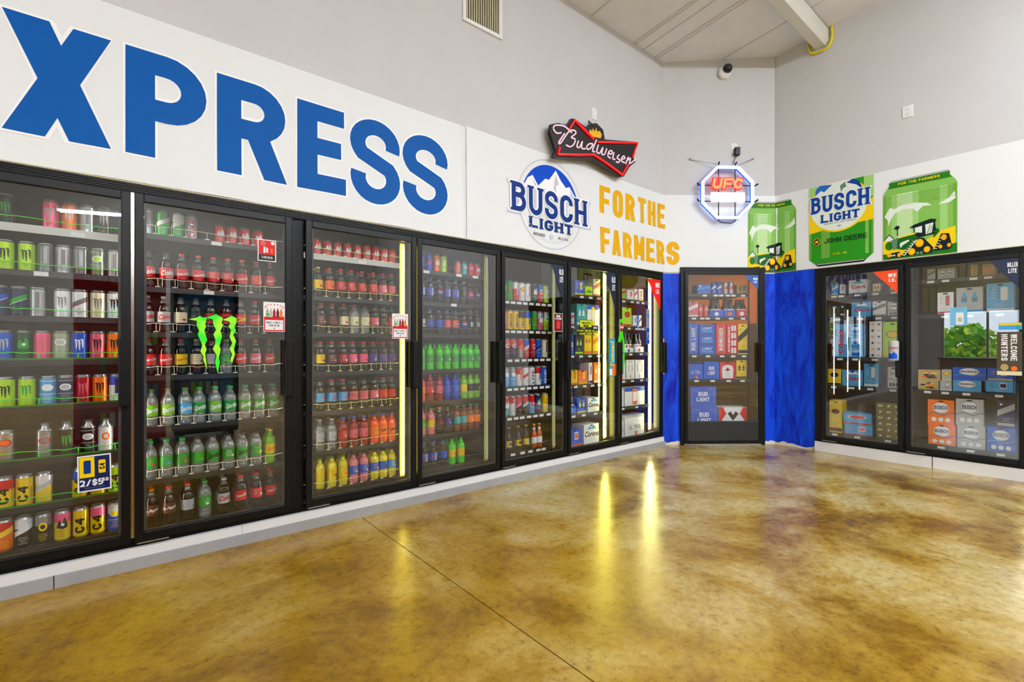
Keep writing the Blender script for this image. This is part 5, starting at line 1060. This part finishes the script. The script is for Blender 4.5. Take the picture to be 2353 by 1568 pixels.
mb.tube([(-.10, .01, -.335), (-.06, 0, -.36), (.05, 0, -.365), (.1, .01, -.335)], .005, M_frame2, 6)
mb.build('wire_frame', o)
U = emi('neon_letters_core', (255, 150, 70), 1.3); UR = mat('neon_letters_edge', (230, 10, 10), .4, emit=(255, 10, 6), es=1.0)
t3 = lambda H, t, w_: [[(a+b*.18, b) for a, b in q] for q in text2('UFC', H, t, .95, .10, width=w_)]
mb = MB(); mb.polys(t3(.155, .46, .40), lambda x, z: (x, -.012, z+.105), UR); mb.polys(t3(.125, .26, .37), lambda x, z: (x, -.020, z+.105), U)
for q in (-.012, -.018): mb.polys(t3(.155, .46, .40), lambda x, z: (x, q+.006, z+.105), UR)
mb.build('red_letters', o)
bevel(MB().box(-.205, .205, -.024, -.004, -.115, .0, emi('white_panel_glow', (255, 255, 255), 1.5)).build('white_light_panel', o), .006, 2)
for x0, x, z in ((-.11, -.42, .425), (.11, .355, .435)): mb = MB(); mb.tube([(x0, .01, .345), (x, .085, z)], .004, M_metal, 6); mb.lathe1([(.012, 0), (.012, .012)], M_metal, 10, c=(x, .078, z)); mb.build('hanging_spring', o)
# camera, vent, duct
o = thing('security_camera', 'white domed security camera with black eye near the ceiling', 'security camera', at('B', .745, 0, 4.50), rot('B'))
mb = MB(); pr = [(.075, 0), (.078, .03), (.065, .055), (.03, .07)]; n = 20
mb.lathe1(pr, M_white, 20); mb.v = [(x, -z, y) for x, y, z in mb.v]; mb.build('camera_base', o)
mb = MB(); k = [(.055*math.sin(a), .055*math.cos(a)) for a in [PI-PI*j/10 for j in range(1, 10)]]; mb.lathe1(k, mat('camera_eye', (8, 8, 9), .08), 18, c=(.012, -.075, .025)); mb.build('camera_dome', o)
mb = MB(); mb.tube([(-.01, -.004, .075), (.02, -.004, .13), (.01, -.004, .195)], .003, M_white, 6); mb.build('camera_cable', o)
o = thing('air_vent', 'white framed air grille high on the long wall', 'vent', at('L', 2.395, 0, 4.22)); mb = MB(); X, Z = .205, .33
for x0, x1, z0, z1 in ((-X, X, -Z, -Z+.03), (-X, X, Z-.03, Z), (-X, -X+.03, -Z+.03, Z-.03), (X-.03, X, -Z+.03, Z-.03)): mb.box(x0, x1, -.016, -.001, z0, z1, M_white)
mb.build('vent_frame', o); MB().box(-X+.03, X-.03, -.004, -.001, -Z+.03, Z-.03, mat('vent_dark', (40, 32, 20), .8)).build('vent_backing', o)
mb = MB()
for i in range(15): x = -X+.036+i*.0238; mb.box(x, x+.011, -.014, -.005, -Z+.03, Z-.03, mat('vent_slat', (198, 190, 160), .5))
mb.build('vent_slats', o)
o = thing('ceiling_duct', 'white square duct running under the ceiling into the wall', 'duct', (0, 0, 0)); mb = MB(); yd, zd, hw = -1.33, 4.68, .085
prof = [(-hw, .08), (-hw, -.03), (-hw*.6, -.085), (hw*.6, -.085), (hw, -.03), (hw, .08)]
vs = [(x, yd+a, zd+b) for x in (-5.9, 6.176) for a, b in prof]; mb.add(vs, [(i, (i+1) % 6, 6+(i+1) % 6, 6+i) for i in range(6)]+[(0, 1, 2, 3, 4, 5), (6, 7, 8, 9, 10, 11)], mat('duct_white', (222, 222, 216), .5)); mb.build('duct_body', o)
MB().tube([(6.165, yd+a, zd+b) for a, b in catmull([(-.115, .10), (-.118, -.02), (-.085, -.11), (0, -.13), (.085, -.11), (.118, -.02), (.11, .07)], 4)], .014, mat('yellow_foam', (236, 214, 6), .5), 8).build('yellow_seal', o)

# ------------------------------------------------------------------ stickers and hanging signs on the doors
def card(name, label, wl, x, z, w_, h, y=-.047, cat='sign', m=None, tilt=0, th=.0015):
    o = thing(name, label, cat, at(wl, x, y, z), rot(wl)); 
    mb = MB(); mb.box(-w_/2, w_/2, 0, th, -h/2, h/2, m or M_white); o.rotation_euler[1] = math.radians(tilt); return o, mb
GY = -.0365
LY = lambda ps, k=0: (ps, k)
def fin(o, mb): mb.build('sign_card', o)
fl = lambda x0=0, z0=0, k=0: (lambda x, z: (x+x0, -.0006-.0005*k, z+z0))
# price card on the energy drinks
o, mb = card('price_card', 'small navy and yellow two-can price card on the energy drink door', 'L', -.100, .543, .132, .185, GY, tilt=-1)
mb.polys(box2(-.060, -.086, .060, .086), fl(), ink('navy')); mb.polys(box2(-.058, -.02, .0, .084), fl(0, 0, 1), ink('yellow'))
mb.polys(shape_can(.028, .068), fl(-.028, .034, 2), mat('deep_blue_print')); mb.polys(shape_can(.028, .068), fl(.030, .030, 2), ink('yellow')); mb.polys(turn(text2('C4', .022, .25, .6, .1), 90), fl(.030, .030, 3), ink('black')); mb.polys(text2('2/$5', .032, .22, .62, .12), fl(-.012, -.048, 2), ink('white')); mb.polys(text2('60', .018, .24, .62, .12), fl(.042, -.040, 2), ink('white')); mb.polys(bars(.08, .004, 2, 2), fl(0, -.074, 2), ink('white')); fin(o, mb)
o, mb = card('price_card', 'red and black promotional price card high on the second cooler door', 'L', .712, 1.795, .105, .135, GY)
mb.polys(box2(-.047, -.026, .047, .062), fl(), ink('red')); mb.polys(box2(-.047, -.062, .047, -.026), fl(), ink('black')); mb.polys(text2('2 FOR $3.99', .014, .2, .62, .12, width=.062), fl(0, -.043, 1), ink('white')); mb.polys(bars(.036, .026, 4, 1), fl(-.022, .044, 1), ink('white')); mb.polys(disc(.011), fl(.033, .048, 1), ink('white')); mb.polys(box2(-.020, -.016, -.008, .022)+box2(-.004, -.012, .006, .018), fl(0, 0, 1), ink('white')); mb.polys(box2(.022, -.012, .032, .016), fl(0, 0, 1), ink('orange')); fin(o, mb)
def combo(x, z, w_, label, txt):
    o, mb = card('promotion_card', label, 'L', x, z, w_, .185, GY, tilt=0); k = w_/.125
    mb.polys(box2(-w_*.47, -.089, w_*.47, .0), fl(), ink('red')); mb.polys(box2(-w_*.42, -.082, w_*.42, -.020), fl(0, 0, 1), ink('white')); mb.polys(box2(-w_*.15, .0, w_*.47, .004), fl(), ink('red'))
    for i, c in enumerate(('white', 'silver', 'crimson', 'brown', 'orange')):
        xx = (i-2)*.020*k; mb.polys(fill([(xx-.008*k, -.006), (xx+.008*k, -.006), (xx+.008*k, .028), (xx+.003*k, .042), (xx+.003*k, .050), (xx-.003*k, .050), (xx-.003*k, .042), (xx-.008*k, .028)]), fl(0, .004, 1), ink(c if c != 'white' else 'sage'))
    mb.polys(box2(-.045*k, .010, -.028*k, .018), fl(0, 0, 2), ink('green')); mb.polys(sum([move(disc(.004), .052*k*math.cos(a), .052+.020*math.sin(a)) for a in [PI*j/8 for j in range(9)]], []), fl(0, .006, 1), ink('rose'))
    mb.polys(text2(txt[0], .012, .2, .62, .12, width=w_*.72), fl(0, -.036, 2), ink('black')); mb.polys(text2(txt[1], .012, .2, .62, .12, width=w_*.48), fl(0, -.054, 2), ink('black')); mb.polys(disc(.004), fl(0, -.072, 2), ink('crimson')); fin(o, mb)
combo(.754, 1.382, .125, 'white and red bottle offer card on the second cooler door, beside the claw decal', ('BUY (1) GET (1)'.replace('(', '').replace(')', ''), 'FOR $1.00'))
combo(1.615, 1.346, .128, 'white and red bottle offer card on the third cooler door, over the lamp', ('BUY 1 GET 1', 'FOR $1.50'))
# claw decal
o = thing('claw_decal', 'large green three-stroke claw decal on the second cooler door', 'decal', at('L', .418, -.0365, 1.215), 0)
def clawbig(e):
    A_ = [(0, .0), (.11, .07), (.16, .03), (.20, .05), (.205, -.09), (.195, -.13), (.235, -.22), (.22, -.30), (.24, -.37), (.195, -.36), (.16, -.33), (.185, -.33), (.15, -.45), (.175, -.47), (.19, -.55)]
    return A_
cl = [[(523, 1113), (590, 1100), (625, 1083), (650, 1098), (690, 1095), (672, 1160), (680, 1178), (665, 1210), (680, 1270), (690, 1300), (668, 1340), (685, 1385), (672, 1420), (690, 1565), (650, 1470), (658, 1455), (628, 1400), (640, 1370), (645, 1345), (605, 1250), (618, 1215), (595, 1170), (598, 1128)],
      [(680, 1098), (735, 1080), (770, 1068), (830, 1100), (820, 1150), (835, 1165), (808, 1220), (825, 1265), (800, 1350), (812, 1385), (795, 1460), (805, 1500), (785, 1600), (760, 1500), (775, 1440), (740, 1380), (760, 1340), (765, 1300), (745, 1250), (770, 1210), (745, 1160), (740, 1115)],
      [(825, 1120), (880, 1098), (905, 1080), (955, 1105), (955, 1140), (935, 1180), (950, 1215), (925, 1255), (950, 1310), (930, 1380), (940, 1430), (912, 1515), (900, 1470), (915, 1430), (890, 1380), (915, 1330), (890, 1270), (905, 1210), (880, 1180), (900, 1150), (880, 1130)]]
def D2(px, py):
    a = (300+px/3.92-1176.5)/1100; dy = -.634*a+.7734; t = (3.32-.0365)/dy; return (t*(.7734*a+.634)-.418, 1.2-(450+py/3.92-795)/1100*t-1.215)
cl = [[D2(*q) for q in c] for c in cl]
mb = MB()
for c in cl:
    gx = sum(a for a, b in c)/len(c); n = len(c); big = []
    ar = sum(c[i][0]*c[(i+1) % n][1]-c[(i+1) % n][0]*c[i][1] for i in range(n)); sg = 1 if ar > 0 else -1
    for i in range(n):
        (ax, az), (bx, bz), (cx_, cz2) = c[i-1], c[i], c[(i+1) % n]; dx, dz = cx_-ax, cz2-az; l = math.hypot(dx, dz) or 1; big.append((bx+sg*dz/l*.0045, bz-sg*dx/l*.0045))
    mb.polys(fill(big), lambda x, z: (x, -.0002, z), M_frame2)
mb.build('black_outline', o)
mb = MB(); gr = mat('claw_green', (90, 240, 10), .4); nt = gr.node_tree; tc = N(gr, 'ShaderNodeTexCoord'); sx = N(gr, 'ShaderNodeSeparateXYZ'); no = N(gr, 'ShaderNodeTexNoise'); no.inputs['Scale'].default_value = 9; nt.links.new(tc.outputs['Object'], no.inputs['Vector'])
rp = N(gr, 'ShaderNodeValToRGB'); rp.color_ramp.elements[0].position = .42; rp.color_ramp.elements[0].color = (*lin((20, 235, 10)), 1); rp.color_ramp.elements[1].position = .58; rp.color_ramp.elements[1].color = (*lin((170, 245, 10)), 1); nt.links.new(no.outputs['Fac'], rp.inputs['Fac']); nt.links.new(rp.outputs['Color'], nt.nodes['Principled BSDF'].inputs['Base Color'])
for c in cl: mb.polys(fill(c), lambda x, z: (x, -.0008, z), gr)
mb.build('green_claw', o)
# maroon card by the fifth door's handle
o, mb = card('flavour_card', 'small maroon bottle picture card at the edge of the fifth cooler door', 'L', 3.268, 1.425, .118, .178, GY, m=M_white)
mb.polys(box2(-.055, -.085, .055, .085), fl(), mat('maroon', (86, 8, 10), .4)); mb.polys(text2('NEW', .022, .24, .6, .12), fl(0, .060, 1), ink('white')); mb.polys(text2('FLAVOR', .018, .24, .6, .12, width=.085), fl(0, .036, 1), ink('white')); mb.polys(fill([(-.028, -.06), (.012, -.07), (.03, -.01), (.02, .02), (-.01, .022), (-.03, 0)]), fl(0, 0, 1), ink('red')); mb.polys(bars(.05, .04, 3, 4), fl(0, -.03, 2), ink('white')); fin(o, mb)
# teardrop-lettered sticker
o = thing('door_sticker', 'yellow rounded sticker with black lettering on the sixth cooler door', 'sticker', at('L', 3.66, GY, 1.375), 0)
mb = MB(); yl_ = mat('acid_yellow', (206, 220, 10), .4); mb.polys(move(box2(-.092, .0, .092, .078), 0, .01), fl(), ink('black')); mb.polys(move(box2(-.086, .006, .086, .072), 0, .01), fl(0, 0, 1), yl_)
mb.polys(text2('TWISTED', .026, .22, .62, .1, width=.135), fl(0, .055, 2), ink('black')); mb.polys(disc(.042, .010), fl(0, .028, 2), ink('black')); mb.polys(text2('TEA', .010, .2, .7, .2), fl(0, .028, 3), yl_)
mb.polys(box2(-.145, -.036, .145, -.008), fl(), ink('black')); mb.polys(text2('ICE COLD TWISTED TEA', .019, .2, .62, .13, width=.27), fl(0, -.022, 1), yl_); mb.polys(box2(-.115, -.066, .115, -.040), fl(), ink('black')); mb.polys(text2('FOUND HERE!', .018, .2, .62, .13, width=.2), fl(0, -.053, 1), yl_)
mb.build('sticker_face', o)
# long door-edge signs
o, mb = card('hanging_sign', 'tall blue sign with yellow writing between sixth and seventh cooler doors', 'L', 4.070, 1.075, .085, .40, -.0485, m=mat('sign_cyan', (12, 150, 226), .4), th=.003)
mb.polys(turn(script2('Twisted', .085, .03, .2), 90), fl(0, .03, 0), ink('yellow')); mb.polys(box2(.0, -.19, .05, -.07), fl(), ink('orange')); mb.polys(box2(-.05, -.19, -.004, -.12), fl(), ink('white')); fin(o, mb)
o = thing('bottle_shaped_sign', 'tall green camouflage bottle-shaped sign on the seventh cooler door', 'sign', at('L', 4.218, -.0485, .93), 0); o.scale = (.72, 1, 1.0)
mb = MB(); bo = [(-.075, .03), (-.03, 0), (.04, -.02), (.07, .03), (.078, .15), (.078, .32), (.04, .40), (.03, .44), (.05, .50), (.035, .56), (-.035, .56), (-.05, .50), (-.035, .44), (-.04, .40), (-.078, .32), (-.078, .15)]
bo = [(x, z) for x, z in bo]; n = len(bo); mb.add([(x, y, z) for y in (0, .003) for x, z in bo], [(i, (i+1) % n, n+(i+1) % n, n+i) for i in range(n)], mat('sign_green', (60, 210, 10), .4)); mb.polys(fill(bo), fl(0, 0, 0), mat('sign_green')); rr = random.Random(3)
for q in range(14): mb.polys(disc(rr.uniform(.006, .02), rr.uniform(.008, .02), 7), fl(rr.uniform(-.05, .05), rr.uniform(.06, .34), 1), ink(['darkgreen', 'lime', 'green'][q % 3]))
mb.polys(disc(.042, .052), fl(0, .475, 1), ink('crimson')); mb.polys(script2('Dew', .05, .03, .3), fl(0, .475, 2), ink('white')); mb.polys(disc(.026, .026), fl(-.03, .07, 2), ink('black')); mb.polys(disc(.018), fl(-.03, .07, 3), ink('orange')); mb.build('sign_card', o)
o, mb = card('hanging_sign', 'narrow orange sign hung on the blue wall edge', 'L', 5.055, 1.075, .075, .43, -.012, m=mat('sign_orange', (226, 150, 20), .4), th=.003); mb.polys(box2(-.02, -.12, .02, .12), fl(), ink('brown')); mb.polys(box2(-.034, -.20, .034, -.13), fl(), ink('cream')); fin(o, mb)
o, mb = card('hanging_sign', 'blue and white vertical paper sign inside the seventh cooler door', 'L', 4.885, 1.43, .07, .42, .075, m=ink('silver')); mb.polys(box2(-.034, -.205, .034, -.02), fl(), ink('blue')); mb.polys(turn(text2('LITE', .04, .2, .6, .1), 90), fl(0, -.11, 1), ink('white')); mb.polys(disc(.028, .02), fl(0, .13, 1), ink('skyblue')); fin(o, mb)
# corner stickers
def corner(wl, x, z, s_, h, c, lines, label, right=True, tc='white'):
    o = thing('corner_sticker', label, 'sticker', at(wl, x, GY, z), rot(wl)); mb = MB(); mb.polys(fill([(0, 0), (-s_, 0), (0, -h)]), fl(), c)
    yy = -.03
    for i, t_ in enumerate(lines): mb.polys(text2(t_, h*.15 if i or len(lines) < 3 else h*.06, .24, .62, .12, width=s_*(.34 if i == 0 else .28)), fl(-s_*.21, yy-h*(.10+.20*i), 1), ink(tc))
    mb.build('sticker_face', o)
NV = mat('sticker_navy', (8, 26, 62), .4); OR = mat('sticker_orange', (250, 78, 6), .4)
corner('L', 3.345, 1.980, .17, .36, NV, ['MILLER', 'LITE'], 'navy triangular corner sticker on the fifth cooler door')
corner('L', 4.138, 1.980, .18, .42, NV, ['MILLER', 'LITE'], 'navy triangular corner sticker on the sixth cooler door')
corner('L', 4.972, 1.980, .27, .36, mat('sticker_red', (236, 24, 8), .4), ['WE', 'I.D.'], 'red triangular corner sticker on the seventh cooler door')
corner('B', 1.153, 2.056, .17, .18, mat('sticker_blue', (10, 84, 170), .4), ['WE', 'I.D.'], 'blue triangular corner sticker on the corner door')
corner('R', 2.038, 1.980, .215, .245, OR, ['WE', 'I.D.'], 'orange triangular corner sticker on the cooler door under the green cans')
corner('R', 2.889, 1.980, .19, .27, NV, ['MILLER', 'LITE'], 'navy triangular corner sticker on the last cooler door')
# things on the right-hand doors
o = thing('can_shaped_cover', 'silver and blue can-shaped cover over the handle of the orange sticker door', 'handle cover', at('R', 2.028, -.150, 1.15), rot('R')); mb = MB(); mb.lathe1([(.036, -.10), (.042, -.09), (.042, .09), (.036, .10)], ink('silver'), 18); f = cyl(.0428); mb.polys(script2('Coors', .034, .03, .3), lambda x, z: f(x, z+.03), ink('red')); mb.polys(fill([(-.04, -.08), (.04, -.08), (.04, -.04), (.01, -.01), (-.01, -.035), (-.04, -.02)]), f, ink('blue')); mb.build('cover_body', o)
o, mb = card('hanging_sign', 'brown vertical sign reading WELCOME HUNTERS on the last cooler door', 'R', 2.835, 1.13, .155, .385, -.112, m=mat('camo_brown', (66, 56, 34), .5), th=.003)
mb.polys(turn(text2('WELCOME', .040, .22, .62, .12, width=.235), -90), fl(.028, .055, 1), ink('white')); mb.polys(turn(text2('HUNTERS', .040, .22, .62, .12, width=.235), -90), fl(-.030, .055, 1), ink('white'))
mb.polys(box2(-.0765, -.19, .0765, -.155), fl(), ink('cream')); mb.polys(disc(.02, .022), fl(.03, -.13, 1), ink('orange')); mb.polys(disc(.025, .03), fl(-.03, -.12, 1), ink('tan')); fin(o, mb)
o, mb = card('door_sticker', 'pale blue rectangular sticker with a can picture on the last cooler door', 'R', 2.495, 1.478, .12, .175, GY, cat='sticker', m=mat('sticker_sky', (110, 184, 226), .4)); mb.polys(shape_can(.055, .115), fl(.008, -.02, 0), ink('white')); mb.polys(bars(.09, .018, 2, 3), fl(0, .067, 1), ink('navy')); mb.polys(shape_can(.03, .04), fl(.01, -.03, 2), ink('silver')); fin(o, mb)
o, mb = card('door_sticker', 'small yellow and blue label above the WELCOME HUNTERS sign', 'R', 2.835, 1.375, .145, .06, -.0475, cat='sticker', m=ink('skyblue')); mb.polys(box2(-.07, .008, .07, .028), fl(), ink('yellow')); mb.polys(disc(.014), fl(.045, -.010, 1), ink('teal')); fin(o, mb)

# ------------------------------------------------------------------ the rest of the shop, seen only in the doors' reflections
def fridge(x, w_, y, label, body, head, inside):
    o = thing('merchandiser', label, 'refrigerator', (x, y, 0), PI); h = 2.08
    mb = MB(); mb.box(-w_/2, w_/2, .05, .70, .08, h, body); mb.box(-w_/2, w_/2, .0, .05, 1.86, h, body); mb.box(-w_/2, w_/2, 0, .05, .08, .22, body); mb.box(-w_/2, -w_/2+.05, 0, .05, .22, 1.86, body); mb.box(w_/2-.05, w_/2, 0, .05, .22, 1.86, body); bevel(mb.build('cabinet_body', o), .01, 2)
    for q in (-1, 1): MB().box(q*w_*.4-.03, q*w_*.4+.03, .1, .6, 0, .08, M_frame2).build('foot', o)
    mb = MB(); mb.box(-w_/2+.04, w_/2-.04, -.006, 0, 1.89, h-.03, head); mb.polys(script2('Coca-Cola', .11, .02, .2), lambda q, z: (q-w_*.18, -.007, z+1.97), ink('white')); mb.polys(script2('ICE COLD', .075, .02, 0), lambda q, z: (q+w_*.2, -.007, z+1.97), ink('white')); mb.build('header_sign', o)
    MB().box(-w_/2+.05, w_/2-.05, .042, .049, .22, 1.86, inside).build('lit_interior', o)
    mb = MB()
    for r_ in range(5):
        for c_ in range(7): mb.box(-w_/2+.08+c_*.08, -w_/2+.13+c_*.08, .02, .04, .26+r_*.32, .42+r_*.32, ink(['green', 'skyblue', 'white', 'lime', 'red'][(r_+c_//2) % 5]))
    mb.build('shelf_stock', o)
    return o
fridge(.88, .70, -4.0, 'black glass-fronted refrigerator reflected in the second cooler door', M_frame, mat('header_orange', (150, 40, 20), .4, emit=(190, 60, 30), es=.3), mat('fridge_glow', (20, 60, 90), .5, emit=(20, 90, 130), es=.35))
fridge(.02, .84, -3.98, 'red refrigerator reflected in the second cooler door', ink('red'), ink('red'), mat('red_panel', (190, 10, 20), .4))
# fluorescent fixtures
for x, y, rz_ in ((-.25, -8.2, .35), (2.4, -5.9, 0), (2.6, -8.6, 0), (-4.3, -3.2, 1.57), (-3.4, -7.6, 0), (4.7, -4.9, 0), (4.9, -7.4, 0), (.6, -10.2, 0)):
    zc = 4.70 if x != -.25 else 3.62
    o = thing('fluorescent_light', 'long white fluorescent fixture hanging behind the viewer', 'ceiling light', (x, y, zc), rz_, 'fluorescent fixtures behind the viewer'); MB().box(-.65, .65, -.025, .025, 0, .06, M_white).build('fixture_housing', o)
    mb = MB(); mb.box(-.62, .62, -.06, -.02, -.03, -.002, emi('fluorescent_tube', (240, 245, 252), PANEL)); mb.box(-.62, .62, .02, .06, -.03, -.002, emi('fluorescent_tube', None, 0)); mb.build('light_tube', o)
    MB().tube([(0, 0, .06), (0, 0, 4.63-.105*y-zc)], .01, M_white, 6).build('hanging_rod', o)
# checkout counter and trees outside the window
o = thing('checkout_counter', 'long dark checkout counter near the storefront window', 'counter', (-4.2, -2.2, 0)); bevel(MB().box(-.35, .35, -1.4, 1.4, 0, .86, mat('counter_side', (120, 92, 60), .5)).build('counter_body', o), .01); MB().box(-.4, .4, -1.45, 1.45, .86, .90, mat('counter_top', (50, 52, 58), .3)).build('counter_top', o)
for i, (x, y, s_) in enumerate(((-12, -.25, .95), (-15, -6.4, 1.5), (-16, 3.6, 2.0))):
    o = thing('leafy_tree', 'bright green leafy tree outside the shop window', 'tree', (x, y, 0), 0, 'trees outside the window'); mb = MB(); rr = random.Random(i)
    for q in range(700):
        v = Vector((rr.gauss(0, 1), rr.gauss(0, 1), rr.gauss(0, 1))).normalized()*s_*rr.uniform(.55, 1); c = v+Vector((0, 0, s_*1.15)); a = Vector((rr.gauss(0, 1), rr.gauss(0, 1), rr.gauss(0, 1))).normalized()*.11; b = a.orthogonal().normalized()*.08
        mb.add([c-a-b, c+a-b, c+a+b, c-a+b], [(0, 1, 2, 3)], mat(['leaf_light', 'leaf_mid'][q % 2], [(206, 236, 70), (110, 186, 50)][q % 2], .6))
    mb.build('crown', o); MB().lathe1([(.16, 0), (.1, s_)], mat('bark', (90, 70, 50), .8), 8).build('trunk', o)
MB_g = MB().box(-40, XW-.2, -30, 20, -.2, -.1, mat('outside_ground', (150, 150, 130), .9)); struct(MB_g.build('ground_outside'))
sun_d = bpy.data.lights.new('sun', 'SUN'); sun_d.energy = 2.5; sun_d.angle = .01; sun = bpy.data.objects.new('sun', sun_d); C.objects.link(sun); sun.rotation_euler = (math.radians(40), math.radians(25), 0)
